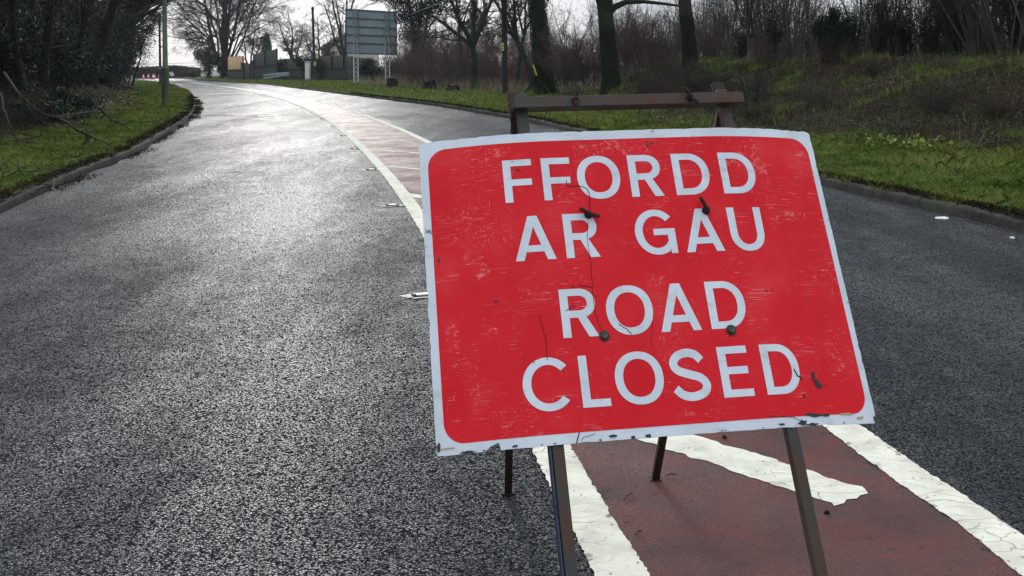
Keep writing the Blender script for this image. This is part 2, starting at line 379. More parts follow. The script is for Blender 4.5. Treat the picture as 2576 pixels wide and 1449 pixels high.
def mat_planks(name, c0, c1, n=7):
    m = Mat(name, .8, spec=.3); uv = m.n('ShaderNodeUVMap'); sp = m.n('ShaderNodeSeparateXYZ'); m.nt.links.new(uv.outputs[0], sp.inputs[0])
    u = m.math('MULTIPLY', sp.outputs[0], n); fr = m.math('FRACT', u)
    wn = m.n('ShaderNodeTexWhiteNoise', noise_dimensions='1D'); m.nt.links.new(m.math('FLOOR', u), wn.inputs['W'])
    mix = m.math('ADD', m.math('MULTIPLY', wn.outputs['Value'], .6), m.math('MULTIPLY', m.noise(1, 5, .6, m.mapping((9, 9, 1.2))), .5))
    c = m.ramp(mix, [(.2, c0), (.85, c1)]); c = m.mix(m.math('LESS_THAN', fr, .07), c, (.012, .011, .010))
    m.color(c); return m.m

M = {}
M['asphalt'] = mat_asphalt(); M['red'] = mat_red(); M['line'] = mat_line(); M['kerb'] = mat_kerb(); M['verge'] = mat_verge()
M['grass'] = mat_leaf('grass_blade', [(.048, .072, .010), (.095, .145, .018), (.17, .215, .034), (.30, .26, .10)], .8, .08)
M['litter'] = mat_leaf('dead_leaf', [(.012, .009, .006), (.040, .022, .011), (.090, .046, .022), (.16, .105, .06), (.32, .28, .20)], .9, .05)
M['bramble'] = mat_leaf('bramble_leaf', [(.012, .024, .008), (.034, .062, .014), (.065, .105, .022)], .6, .2)
M['ever'] = mat_leaf('evergreen_leaf', [(.005, .010, .006), (.010, .022, .010), (.022, .040, .014)], .6, .15)
M['ivy'] = mat_leaf('ivy_leaf', [(.006, .014, .006), (.015, .034, .010), (.032, .060, .014)], .6, .15)
M['garden'] = mat_leaf('conifer_spray', [(.020, .050, .012), (.045, .095, .022), (.070, .13, .030)], .6, .3)
M['brownleaf'] = mat_leaf('beech_leaf', [(.030, .022, .018), (.075, .048, .036), (.13, .080, .058)], .6, .3)
M['bark'] = mat_bark('dark_bark', (.012, .011, .010), (.042, .037, .031), (.022, .032, .012), .45)
M['moss'] = mat_bark('mossy_bark', (.016, .014, .011), (.040, .034, .026), (.017, .029, .010), .9)
M['twig'] = mat_bark('twig_bark', (.030, .024, .020), (.075, .060, .050))
M['twigb'] = mat_bark('brown_twig_bark', (.065, .042, .034), (.14, .095, .075))
M['hazel'] = mat_bark('hazel_bark', (.050, .040, .030), (.13, .108, .080), (.030, .038, .015), .35)
M['dead'] = mat_bark('dead_branch_bark', (.022, .019, .016), (.085, .075, .062), (.04, .05, .02), .3)
M['steel'] = mat_steel()
M['rust'] = mat_simple('rusted_iron', (.018, .012, .010), (.060, .030, .020), 60, .75, .3, .2, .002)
M['blue'] = mat_simple('blue_painted_steel', (.010, .022, .050), (.020, .050, .110), 30, .5, .4)
M['black'] = mat_simple('black_backing', (.006, .006, .008), (.020, .019, .022), 60, .6)
M['crack'] = mat_simple('crack_dark', (.012, .008, .008), (.03, .018, .016), 60, .8, .2)  # dark colour of the thin cracks in the plate
M['brass'] = mat_simple('dull_washer', (.03, .026, .02), (.10, .085, .055), 80, .5, .5, .4)
M['s_red'] = mat_sign_red(); M['s_white'] = mat_sign_white(); M['stone'] = mat_stone()
M['pole'] = mat_bark('creosoted_pole', (.008, .007, .008), (.022, .018, .017))
M['greenpole'] = mat_simple('algae_green_concrete', (.030, .050, .022), (.090, .115, .060), 5, .7, .4, 0, .004, (1, 1, .4))
M['galv'] = mat_simple('galvanised_steel', (.30, .33, .32), (.48, .50, .46), 6, .5, .5, .3)
M['signback'] = mat_simple('grey_sign_back', (.20, .245, .27), (.26, .30, .33), 1.2, .45, .5, .2)
M['signrail'] = mat_simple('dark_sign_rail', (.045, .055, .062), (.07, .08, .09), 4, .5)
M['fence_tan'] = mat_planks('new_timber', (.36, .22, .10), (.52, .34, .17), 10)
M['fence'] = mat_planks('weathered_timber', (.016, .016, .013), (.048, .044, .035), 16)
M['render'] = mat_simple('cream_render', (.42, .42, .36), (.56, .55, .48), 2.5, .85)
M['slate'] = mat_simple('roof_slate', (.075, .08, .088), (.14, .145, .15), 3, .6, .4, 0, .02, (1, 1, 4))
M['glass'] = mat_simple('window_glass', (.03, .035, .04), (.05, .055, .06), 2, .08, .6)
M['white'] = mat_simple('white_paint', (.62, .62, .60), (.78, .78, .76), 6, .5)
M['litterwhite'] = mat_simple('white_litter_plastic', (.68, .67, .62), (.82, .80, .74), 50, .5, .4, 0, .004)
M['litterteal'] = mat_simple('teal_litter_plastic', (.10, .30, .26), (.20, .42, .36), 40, .4)
M['cone'] = mat_simple('cone_red', (.60, .03, .03), (.72, .06, .05), 8, .5)
M['conew'] = mat_simple('cone_white_sleeve', (.66, .62, .62), (.80, .78, .78), 8, .4)
M['yellow'] = mat_simple('yellow_plate', (.55, .42, .04), (.68, .54, .08), 12, .5)
M['cab'] = mat_simple('pale_grey_cabinet', (.34, .37, .36), (.46, .48, .46), 3, .5)
M['puddle'] = Mat('water_film', .06, (.02, .022, .024), .5).m
M['stud_rubber'] = mat_simple('stud_rubber', (.012, .012, .012), (.03, .03, .03), 50, .6)
M['wire'] = mat_simple('black_cable', (.012, .012, .012), (.02, .02, .02), 5, .5)
M['ground'] = mat_simple('field_ground', (.022, .030, .012), (.045, .050, .022), .3, .9)

# ------------------------------------------------------------------ road plan, x as a function of distance y
def curve(pts):
    p = np.array(sorted([(q[1], q[0]) for q in pts])); return p
def fx(c, y):
    """smooth monotone interpolation with linear extrapolation"""
    y = np.asarray(y, float); Y = c[:, 0]; X = c[:, 1]
    m = np.gradient(X, Y); i = np.clip(np.searchsorted(Y, y) - 1, 0, len(Y) - 2)
    h = Y[i+1] - Y[i]; t = (y - Y[i]) / h; tt = np.clip(t, 0, 1)
    r = (2*tt**3 - 3*tt**2 + 1) * X[i] + (tt**3 - 2*tt**2 + tt) * h * m[i] + (-2*tt**3 + 3*tt**2) * X[i+1] + (tt**3 - tt**2) * h * m[i+1]
    return r + np.where(t < 0, (y - Y[0]) * m[0], 0) + np.where(t > 1, (y - Y[-1]) * m[-1], 0)
def gp(l): return [G(*q)[:2] for q in l]
KL = curve(gp([(25,524),(153,465),(235,429),(331,390),(397,351),(446,318),(476,295),(490,265),(488,248),(477,231),(458,223),(425,212),(396,208),(358,202)]) + [(-67, 190)])
KR = curve(gp([(2576,585),(2383,539),(2179,493),(2068,467),(1440,332),(1324,305),(1210,285),(1116,269),(939,247),(813,231),(734,221),(663,212.5),(563,206)]) + [(-59, 190)])
LL = curve(gp([(1468,1394),(1402,1266),(1338,1132),(1064,595),(1026,532),(981,466),(921,393),(855,330),(810,297),(759,272),(695,247),(632,231),(569,219),(515,211)]) + [(-62.8, 190)])
LR = curve(gp([(2559,1443),(2415,1327),(2238,1202),(2067,1073)]) + [q for q in gp([(1068,359),(982,318),(895,285),(805,259),(735,244),(660,229),(585,220)])] + [(-61.4, 190)])
if __name__ == '__main__':
    for nm, c in (('KL', KL), ('KR', KR), ('LL', LL), ('LR', LR)): print(nm, np.round(c, 2).tolist())
WL = curve([(-7.6, 2), (-8.4, 11), (-9.4, 19), (-9.6, 21.7), (-11.4, 28.2), (-12.6, 35), (-17.5, 50), (-24.9, 74), (-43.8, 128), (-69.5, 190)])
WR = curve([(9.0, 2), (8.2, 9), (7.2, 15.5), (5.3, 19.4), (4.0, 21.7), (3.4, 26), (2.8, 32), (2.6, 40), (2.4, 49), (.6, 57), (-2.5, 65), (-8.6, 82), (-17, 112), (-27.8, 130), (-35, 140), (-40.5, 150), (-56, 190)])

ys = np.concatenate([np.arange(-6, 14, .25), np.arange(14, 60, .5), np.arange(60, 190.1, 1.5)])

def strip(name, y, xs, zs, mat, uv=None, attr=None, kind='structure', smooth=True, label=None):
    """xs,zs (rows,cols)"""
    r, c = xs.shape; V = np.stack([xs, np.broadcast_to(np.asarray(y)[:, None] if np.ndim(y) == 1 else y, xs.shape), zs], -1).reshape(-1, 3)
    i = np.arange(r - 1)[:, None] * c + np.arange(c - 1)[None, :]; i = i.ravel()
    Fq = np.stack([i, i + 1, i + c + 1, i + c], 1)
    me = np_mesh(name, V, [Fq], uv=uv, attr={k: v.ravel() for k, v in (attr or {}).items()})
    o = mesh_obj(name, me, mat, None, smooth)
    if kind: o['kind'] = kind
    return o
# base ground to the horizon, under everything
me = np_mesh('ground', [(-3000, -60, -.35), (3000, -60, -.35), (3000, 5000, -.35), (-3000, 5000, -.35)], [[(0, 1, 2, 3)]])
tag(mesh_obj('ground', me, M['ground']), kind='structure')
# road
tcol = np.linspace(0, 1, 9)
xl = fx(KL, ys) - .03; xr = fx(KR, ys) + .03
X = xl[:, None] + (xr - xl)[:, None] * tcol; strip('road', ys, X, np.zeros_like(X), M['asphalt'])

# kerbs: real step, chipped arris
def kerb(name, c, sgn):
    x = fx(c, ys); y = ys
    tx = np.gradient(x, y); ln = np.sqrt(1 + tx**2); nx = 1 / ln * sgn; ny = -tx / ln * sgn
    s = np.concatenate([[0], np.cumsum(np.hypot(np.diff(x), np.diff(y)))])
    prof = [(0, -.05), (.010, .066), (.026, .088), (.05, .096), (.13, .098), (.132, .0)]
    X = np.stack([x + nx * a for a, b in prof], 1); Y = np.stack([y + ny * a for a, b in prof], 1)
    Z = np.stack([np.full_like(x, b) for a, b in prof], 1)
    Z[:, 1:5] += (fbm(s / 2.3 + 9 * sgn, s * 0, 3) * .006)[:, None]
    uv = np.stack([np.repeat(s, len(prof)), np.tile(np.arange(len(prof)) * .03, len(s))], 1)
    r, cc = X.shape; V = np.stack([X, Y, Z], -1).reshape(-1, 3)
    i = (np.arange(r - 1)[:, None] * cc + np.arange(cc - 1)[None, :]).ravel()
    Fq = np.stack([i, i + 1, i + cc + 1, i + cc], 1)
    tag(mesh_obj(name, np_mesh(name, V, [Fq], uv=uv), M['kerb']), kind='structure')
kerb('kerb_left', KL, -1); kerb('kerb_right', KR, 1)

# terrain each side
CLh = lambda y: np.interp(y, [0, 15, 30, 60, 95, 130, 190], [1.5, 1.7, 1.9, 1.9, 1.3, .6, .3])
CRh = lambda y: np.interp(y, [0, 30, 36, 39, 44, 49, 60, 100, 130, 190], [1.45, 1.5, 1.5, 1.1, .6, .3, .22, .25, .36, .3])
CRx = curve([(13.5, 0), (12, 9), (10.4, 21), (8.0, 28), (5.9, 35), (4.6, 39), (4.5, 46), (4.4, 52), (2.0, 60), (-1.5, 67), (-7.4, 84), (-15.5, 113), (-26.3, 131), (-33, 142), (-38, 152), (-53, 190)])
CLo = lambda y: np.interp(y, [0, 30, 100, 190], [4.8, 5.5, 6, 6])
yt = np.concatenate([np.arange(-6, 34, .18), np.arange(34, 70, .4), np.arange(70, 191, 1.2)])
def height_left(x, y):
    k = fx(KL, y) - .13; wv = fx(WL, y); cx = wv - CLo(y); hc = CLh(y)
    a = np.clip((k - x) / np.maximum(k - wv, .3), 0, 1); b = np.clip((wv - x) / (wv - cx), 0, 1.0)
    z = .092 + .055 * a + (hc - .15) * (b * b * (3 - 2 * b)) * .55 + (hc - .15) * b * .45
    far = np.maximum(0, cx - x); z = z + far * .02
    return z + fbm(x * .9 + 31, y * .9) * .07 * np.clip(b * 3, 0, 1) + fbm(x * 2.5, y * 2.5 + 7) * .018 * (.3 + a), b, a
def height_right(x, y):
    k = fx(KR, y) + .13; wv = fx(WR, y); cx = fx(CRx, y); hc = CRh(y)
    a = np.clip((x - k) / np.maximum(wv - k, .3), 0, 1); b = np.clip((x - wv) / np.maximum(cx - wv, .5), 0, 1.0)
    z = .092 + .055 * a + np.clip(hc - .15, 0, 9) * (.5 * b * b * (3 - 2 * b) + .5 * b)
    z = z + np.maximum(0, x - cx) * .012
    return z + fbm(x * .9 + 3, y * .9 + 50) * .13 * np.clip(b * 3, 0, 1) * np.clip(hc, .3, 1) + fbm(x * 2.5 + 9, y * 2.5) * .018 * (.3 + a), b, a
def verge(name, side):
    c1 = np.concatenate([np.linspace(0, .12, 4), np.linspace(.16, 1, 14)]); c2 = np.linspace(0, 1, 26)[1:]; c3 = np.array([.05, .15, .35, 1.0])
    if side < 0: k = fx(KL, yt) - .13; wv = fx(WL, yt); cx = wv - CLo(yt); fa = cx - 60
    else: k = fx(KR, yt) + .13; wv = fx(WR, yt); cx = fx(CRx, yt); fa = cx + 60
    X = np.concatenate([k[:, None] + (wv - k)[:, None] * c1, wv[:, None] + (cx - wv)[:, None] * c2, cx[:, None] + (fa - cx)[:, None] * c3], 1)
    Y = np.broadcast_to(yt[:, None], X.shape)
    Z, b, a = (height_left if side < 0 else height_right)(X, Y)
    e = np.clip(1 - np.abs(X - k[:, None]) / .35, 0, 1)
    # turf creeps over the kerb in a ragged lip
    Z = Z + e * (.025 + .03 * fbm(Y * 3.1, X * 3))
    jag = .11 * np.clip(.25 + fbm(yt * 2.7, yt * 0 + side), -.3, 1.1)
    X = X.copy(); X[:, 0] += -side * jag * .9; Z[:, 0] = .100
    m_ = np.clip(b * 4, 0, 1) * .75 + (b > 0) * .12
    far = yt[:, None] * np.ones_like(X)
    if side > 0: m_ = np.where(far > 95, m_ * .5, m_)
    strip(name, yt, X, Z, M['verge'], attr={'bank': m_ + .12, 'edge': e})
verge('verge_left', -1); verge('verge_right', 1)

# ------------------------------------------------------------------ road markings
def ribbon(name, c, off0, off1, z, mat, y0, y1, rag=.006, step_near=.012, side=0):
    y = np.concatenate([np.arange(y0, 9, step_near), np.arange(max(y0, 9), 25, .05), np.arange(max(y0, 25), y1, .5)]); y = y[(y >= y0) & (y <= y1)]
    x = fx(c, y); tx = np.gradient(x, y); ln = np.sqrt(1 + tx**2); nx = 1 / ln; ny = -tx / ln
    s = np.concatenate([[0], np.cumsum(np.hypot(np.diff(x), np.diff(y)))])
    cols = np.linspace(off0, off1, 7)
    A = np.tile(cols, (len(y), 1))
    A[:, 0] += rag * (fbm(s * 14, s * 0 + off0 * 9, 4) * .5 + fbm(s * 55, s * 0 + 4, 2) * .6); A[:, -1] += rag * (fbm(s * 14, s * 0 + 33 + off1 * 9, 4) * .5 + fbm(s * 55, s * 0 + 14, 2) * .6)
    X = x[:, None] + nx[:, None] * A; Y = y[:, None] + ny[:, None] * A
    Z = np.full_like(X, z); Z[:, 0] = Z[:, -1] = z - .0025 if z > .006 else z
    r, cc = X.shape; i = (np.arange(r - 1)[:, None] * cc + np.arange(cc - 1)[None, :]).ravel()
    V = np.stack([X, Y, Z], -1).reshape(-1, 3)
    e = np.tile(np.abs(np.linspace(-1, 1, 7)) ** 4, (len(y), 1)).ravel()
    o = mesh_obj(name, np_mesh(name, V, [np.stack([i, i + 1, i + cc + 1, i + cc], 1)], attr={'edge': e}), mat)
    return tag(o, kind='structure')
# red strip between the two lines
yy = np.concatenate([np.arange(-4, 12, .1), np.arange(12, 190, .6)])
a0 = fx(LL, yy) + .10; a1 = fx(LR, yy) + .04
tcx = np.concatenate([[0, .02, .05, .1], np.linspace(.2, .8, 6), [.9, .95, .98, 1]])
X = a0[:, None] + (a1 - a0)[:, None] * tcx
e = np.tile(np.abs(tcx * 2 - 1) ** 5, (len(yy), 1))
strip('red_road_surfacing', yy, X, np.full_like(X, .004), M['red'], attr={'edge': e})
ribbon('road_line_left', LL, 0, .155, .0095, M['line'], -4, 188)
ribbon('road_line_right', LR, 0, .155, .0095, M['line'], -4, 188)
# hatch bars
def bar(ya, k):
    """diagonal bar starting on the left line at distance ya and ending short of the right line"""
    p0 = np.array([fx(LL, ya) + .10, ya]); 
    tx = (fx(LL, ya + .5) - fx(LL, ya - .5)); ang = math.atan(-tx)      # road heading, left of +y
    d = np.array([math.cos(-R(40.6) + ang - .29), math.sin(-R(40.6) + ang - .29)])
    # length until the right line
    L = .4
    while L < 3 and p0[0] + d[0] * L < fx(LR, p0[1] + d[1] * L) - (.225 if k == 0 else .10): L += .02
    n = np.array([-d[1], d[0]])
    hw = .1 if k < 3 else .055; s = np.linspace(.16 if k > 2 else -.02, L - (.14 if k > 2 else 0), 90); A = np.linspace(-hw, hw, 7)
    X = p0[0] + d[0] * s[:, None] + n[0] * A; Y = p0[1] + d[1] * s[:, None] + n[1] * A
    rg = (.010 + .012 * (k > 2)) * fbm(s * 22 + k * 7, s * 0 + 2, 3); rh = (.010 + .012 * (k > 2)) * fbm(s * 22 + k * 7, s * 0 + 22, 3)
    X[:, 0] += rg * n[0]; Y[:, 0] += rg * n[1]; X[:, -1] += rh * n[0]; Y[:, -1] += rh * n[1]
    en = .020 * fbm(A * 40, A * 0 + k, 3) - .02 * (np.abs(A) / hw) ** 4
    for q in (-1, -2): X[q] += d[0] * en; Y[q] += d[1] * en
    Z = np.full_like(X, .0085); Z[:, 0] = Z[:, -1] = .0062; Z[-1] = .0062
    return X, Y, Z
V = []; Fq = []; n0 = 0
sta = [4.32]
for q in range(1, 34): sta.append(sta[-1] + (3.75 if sta[-1] < 40 else 3.9))
sta[1:] = [s for s in sta[1:]]
sta = [5.0, 9.0, 12.8, 16.6, 20.0, 23.2, 26.9, 30.2, 33.0, 36.2, 40.2, 44.5] + list(np.arange(48.5, 120, 4.3))
for k, ya in enumerate(sta):
    X, Y, Z = bar(ya, k); r, cc = X.shape
    i = (np.arange(r - 1)[:, None] * cc + np.arange(cc - 1)[None, :]).ravel() + n0
    V.append(np.stack([X, Y, Z], -1).reshape(-1, 3)); Fq.append(np.stack([i, i + cc, i + cc + 1, i + 1], 1)); n0 += r * cc
tag(mesh_obj('hatch_markings', np_mesh('hatch_markings', np.concatenate(V), [np.concatenate(Fq)]), M['line']), kind='structure')

# ------------------------------------------------------------------ the road closed sign
SO = np.array((.31344, 2.61885, .99874)); EX = np.array((.98659, .16308, .00668)); UP = np.array((-.08095, .45337, .88764)); BK = np.array((-.14172, .87628, -.46049))
BX0, BK_ = .180, .4136
def plate(x, y, z=0.0):                                # plate surface: bowed backwards towards both sides; z towards the viewer
    a = abs(x) - BX0
    if a > 0:
        Rr = 1 / (2 * BK_); th = a / Rr
        xx = math.copysign(BX0 + (Rr + z) * math.sin(th), x); d = Rr * (1 - math.cos(th)) - z * math.cos(th)
    else: xx, d = x, -z
    return SO + EX * xx + UP * y + BK * d
def flat(x, y, d=0.0): return SO + EX * x + UP * y + BK * d
SG = thing('road_closed_sign', (.32, 2.9, 0), 'large red and white ROAD CLOSED plate on a rusty four legged stand', 'road sign')
def plate_mesh(name, loops, z, mat, thick=0, cell=.02, par=SG, label=None):
    """loops: outer then holes, in metres on the plate"""
    tris = tessellate_polygon([[Vector((x, y, 0)) for x, y in l] for l in loops]); pts = [p for l in loops for p in l]
    bm = bmesh.new(); vs = [bm.verts.new((x, y, 0)) for x, y in pts]
    for t in tris:
        try: bm.faces.new([vs[i] for i in t])
        except ValueError: pass
    X = [p[0] for p in pts]; Y = [p[1] for p in pts]
    for ax, lo, hi in ((0, min(X), max(X)), (1, min(Y), max(Y))):
        if ax == 1: cell_ = .12
        else: cell_ = cell
        k = math.ceil(lo / cell_) * cell_
        while k < hi:
            co = [0, 0, 0]; co[ax] = k; no = [0, 0, 0]; no[ax] = 1
            bmesh.ops.bisect_plane(bm, geom=list(bm.verts) + list(bm.edges) + list(bm.faces), dist=1e-6, plane_co=co, plane_no=no); k += cell_
    bmesh.ops.recalc_face_normals(bm, faces=bm.faces)
    bm.normal_update()
    if sum(f.normal.z for f in bm.faces) < 0:
        for f in bm.faces: f.normal_flip()
    if thick:
        top = list(bm.faces); r = bmesh.ops.extrude_face_region(bm, geom=top)
        ex = [e for e in r['geom'] if isinstance(e, bmesh.types.BMVert)]
        for v in ex: v.co.z -= thick
        bmesh.ops.recalc_face_normals(bm, faces=bm.faces)
    uvl = bm.loops.layers.uv.new('UVMap')
    for f in bm.faces:
        for l in f.loops: l[uvl].uv = (l.vert.co.x, l.vert.co.y)
    off = np.array(parent_world(par))
    for v in bm.verts: v.co = Vector(plate(v.co.x, v.co.y, z + v.co.z) - off)
    me = bpy.data.meshes.new(name); bm.to_mesh(me); bm.free()
    o = mesh_obj(name, me, mat, par)
    if label: o['label'] = label
    return o
def rrect(x0, y0, x1, y1, r, n=8):
    out = []
    for cx, cy, a in ((x1 - r, y1 - r, 0), (x0 + r, y1 - r, 90), (x0 + r, y0 + r, 180), (x1 - r, y0 + r, 270)):
        for k in range(n + 1):
            t = R(a + 90 * k / n); out.append((cx + r * math.cos(t), cy + r * math.sin(t)))
    return out
outer = rrect(-.525, -.375, .525, .375, .010, 4)
# chipped and ragged edge, with the broken bite out of the lower left
def ragged(loop):
    out = []
    for i, p in enumerate(loop):
        q = loop[(i + 1) % len(loop)]; L = math.hypot(q[0]-p[0], q[1]-p[1]); k = max(1, int(L / .012))
        for j in range(k):
            t = j / k; x = p[0] + (q[0]-p[0]) * t; y = p[1] + (q[1]-p[1]) * t
            if -.4205 < x < -.3805 and y < -.37: continue
            d = .0011 * float(vnoise(np.array([x * 60]), np.array([y * 60 + 3]))[0])
            s_ = 1 if random.random() > .07 else 1 - .004
            out.append(((x + d) * s_, (y + d) * s_))
            if x <= -.4205 + 0 and False: pass
    return out
rl = ragged(outer)
# insert bite
bi = [i for i, (x, y) in enumerate(rl) if y < -.365 and x < -.4200]
k_ = max(bi, key=lambda i: rl[i][0]); bite = [(-.418, -.375), (-.411, -.370), (-.404, -.3655), (-.396, -.362), (-.388, -.3595), (-.3845, -.360), (-.3835, -.366), (-.381, -.3755)]
rl = rl[:k_ + 1] + bite + rl[k_ + 1:]
plate_mesh('board', [rl], 0, M['s_white'], thick=.0035)
plate_mesh('red_panel', [rrect(-.5045, -.3525, .5065, .3515, .046, 10)], .0006, M['s_red'])
# ---- lettering: outlines in units of the cap height box
def arc(cx, cy, rx, ry, a0, a1, n=24, e=2.15):
    out = []
    for k in range(n + 1):
        t = R(a0 + (a1 - a0) * k / n); c, s_ = math.cos(t), math.sin(t)
        out.append((cx + rx * math.copysign(abs(c) ** (2 / e), c), cy + ry * math.copysign(abs(s_) ** (2 / e), s_)))
    return out
def thick_line(c, s_):
    c = np.array(c, float); t = np.gradient(c, axis=0); t /= np.linalg.norm(t, axis=1)[:, None]; n = np.stack([-t[:, 1], t[:, 0]], 1)
    return [tuple(q) for q in c + n * s_ / 2] + [tuple(q) for q in (c - n * s_ / 2)[::-1]]
def catmull(p, n=8):
    p = np.array(p, float); p = np.vstack([2*p[0]-p[1], p, 2*p[-1]-p[-2]]); out = []
    for i in range(1, len(p) - 2):
        for k in range(n):
            t = k / n; out.append(.5 * ((2*p[i]) + (-p[i-1]+p[i+1])*t + (2*p[i-1]-5*p[i]+4*p[i+1]-p[i+2])*t*t + (-p[i-1]+3*p[i]-3*p[i+1]+p[i+2])*t**3))
    out.append(p[-2]); return out
def glyph(ch, w, H, s=.0195):
    b = s * .86
    if ch == 'F': return [[(0,0),(s,0),(s,H*.46-b/2),(w*.97,H*.46-b/2),(w*.97,H*.46+b/2),(s,H*.46+b/2),(s,H-b),(w,H-b),(w,H),(0,H)]]
    if ch == 'E': return [[(0,0),(w,0),(w,b),(s,b),(s,H*.52-b/2),(w*.93,H*.52-b/2),(w*.93,H*.52+b/2),(s,H*.52+b/2),(s,H-b),(w*.98,H-b),(w*.98,H),(0,H)]]
    if ch == 'L': return [[(0,0),(w,0),(w,b),(s,b),(s,H),(0,H)]]
    if ch == 'O': return [arc(w/2, H/2, w/2, H/2*1.03, 0, 360, 56)[:-1], arc(w/2, H/2, w/2 - s, H/2*1.03 - b, 0, 360, 56)[:-1]]
    if ch == 'D':
        c = w * .42
        return [[(0, 0)] + arc(c, H/2, w - c, H/2, -90, 90, 30) + [(0, H)], [(s, b)] + arc(c, H/2, w - c - s, H/2 - b, -90, 90, 30) + [(s, H - b)]]
    if ch == 'U':
        r = H * .42
        return [[(0, H), (0, r)] + arc(w/2, r, w/2, r + H*.02, 180, 360, 28) + [(w, r), (w, H), (w - s, H), (w - s, r)] + arc(w/2, r, w/2 - s, r - b + H*.02, 360, 180, 28)[1:-1] + [(s, r), (s, H)]]
    if ch == 'A':
        a0, a1 = w * .385, w * .615; st = s * 1.06
        yb0, yb1 = H * .185, H * .332; xl = lambda y: a0 * y / H; xr = lambda y: w - (w - a1) * y / H
        apex = H - H * (st * 2 - (a1 - a0)) / (w - (a1 - a0)) * 1.0
        return [[(0,0),(st,0),(st + xl(yb0), yb0),(xr(yb0) - st, yb0),(w - st, 0),(w,0),(a1,H),(a0,H)], [(st + xl(yb1), yb1),(xr(yb1) - st, yb1),(w/2, apex)]]
    if ch == 'R':
        rb = H * .40; cy = (H + rb) / 2; ry = (H - rb) / 2; c = w * .52
        o = [(0,0),(s,0),(s,rb),(w*.46,rb),(w - s*1.22,0),(w,0),(w*.70, rb + H*.015)] + arc(c, cy, w*.985 - c, ry, -62, 90, 22) + [(0,H)]
        h = [(s, rb + b)] + arc(c, cy, w*.985 - c - s, ry - b, -90, 90, 20) + [(s, H - b)]
        return [o, h]
    if ch == 'C':
        rx = w * .57; cx = rx
        o = arc(cx, H/2, rx, H/2*1.03, 40, 320, 44, 2.05); i_ = arc(cx, H/2, rx - s, H/2*1.03 - b, 320, 40, 44, 2.05)
        return [o + i_]
    if ch == 'G':
        rx = w * .53; cx = rx; ym, yn = H * .57, H * .425
        o = arc(cx, H/2, rx, H/2*1.04, 40, 303, 44, 2.05); i_ = arc(cx, H/2, rx - s, H/2*1.04 - b, 328, 40, 46, 2.05)
        return [o + [(w*.84, H*.11), (w*.84, 0), (w, 0), (w, ym), (w*.46, ym), (w*.46, yn), (w - s, yn), (w - s, H*.33)] + i_]
    if ch == 'S':
        c = catmull([(.84*w,.765*H),(.70*w,.885*H),(.48*w,.925*H),(.24*w,.87*H),(.125*w,.725*H),(.22*w,.59*H),(.50*w,.500*H),(.77*w,.42*H),(.895*w,.275*H),(.80*w,.13*H),(.52*w,.065*H),(.27*w,.11*H),(.10*w,.235*H)])
        return [thick_line(c, s * .98)]
rows = [(.194, .111, [('F',-.3205,.0715),('F',-.2245,.072),('O',-.1370,.109),('R',-.0035,.083),('D',.111,.0935),('D',.2355,.094)]),
        (.0460, .1105, [('A',-.3095,.098),('R',-.1865,.083),('G',-.0105,.1005),('A',.1125,.097),('U',.2310,.0905)]),
        (-.1430, .114, [('R',-.2165,.085),('O',-.1080,.1125),('A',.0175,.099),('D',.1405,.093)]),
        (-.3010, .1155, [('C',-.3210,.1025),('L',-.1895,.065),('O',-.1085,.1140),('S',.0215,.0935),('E',.1420,.0735),('D',.2475,.092)])]
for by, H, ls in rows:
    for ch, x0, wd in ls:
        loops = [[(x0 + x, by + y) for x, y in l] for l in glyph(ch, wd, H)]
        plate_mesh('letter', loops, .0012, M['s_white'])
# ---- chips and cracks in the face
def blob(cx, cy, rx, ry, seed, n=11, rot=0):
    rr = random.Random(seed); out = []
    for k in range(n):
        a = 2 * math.pi * k / n; q = .55 + .6 * rr.random(); x = rx * q * math.cos(a); y = ry * q * math.sin(a)
        out.append((cx + x * math.cos(rot) - y * math.sin(rot), cy + x * math.sin(rot) + y * math.cos(rot)))
    return out
def many(name, loopsets, z, mat):
    for l in loopsets:
        tr = tessellate_polygon([[Vector((x, y, 0)) for x, y in l]]); off = np.array(parent_world(SG))
        me = bpy.data.meshes.new(name); me.from_pydata([tuple(plate(x, y, z) - off) for x, y in l], [], [list(t) for t in tr]); me.update()
        mesh_obj(name, me, mat, SG)
k = .670833
chips = [blob(.373,-.262,.006,.010,1), blob(.380,-.282,.012,.010,2,rot=-.8), blob(.372,-.273,.003,.008,3), blob(.402,-.285,.003,.003,4), blob(.338,-.308,.004,.004,5),
         blob(.352,-.351,.024,.005,6,15,-.1), blob(.385,-.353,.014,.005,7), blob(.320,-.367,.013,.007,8), blob(.345,-.372,.020,.004,9), blob(.268,-.368,.009,.003,10),
         blob(.520,-.366,.004,.009,11), blob(-.519,-.355,.005,.012,12), blob(-.455,-.373,.016,.004,13), blob(-.492,.069,.003,.007,14), blob(-.455,-.372,.02,.003,15),
         blob(-.13,-.366,.012,.004,16), blob(-.05,-.372,.007,.005,17), blob(-.085,-.372,.006,.005,18), blob(.055,.331,.005,.004,19), blob(.067,.336,.003,.003,20), blob(.056,.341,.002,.003,21), blob(.075,.370,.002,.003,22),
         blob(-.18,-.024,.004,.003,23), blob(-.365,-.045,.006,.003,24), blob(.295,-.057,.004,.003,25), blob(.312,-.056,.004,.002,26), blob(-.283,.278,.007,.002,27,9,-.5), blob(.06,.09,.002,.002,28), blob(-.350,-.37,.008,.003,29)]
rr = random.Random(5)
for q in range(14): chips.append(blob(rr.uniform(-.50, .50), rr.uniform(-.34, .34), rr.uniform(.0008, .0022), rr.uniform(.0008, .0018), q + 100, 7))
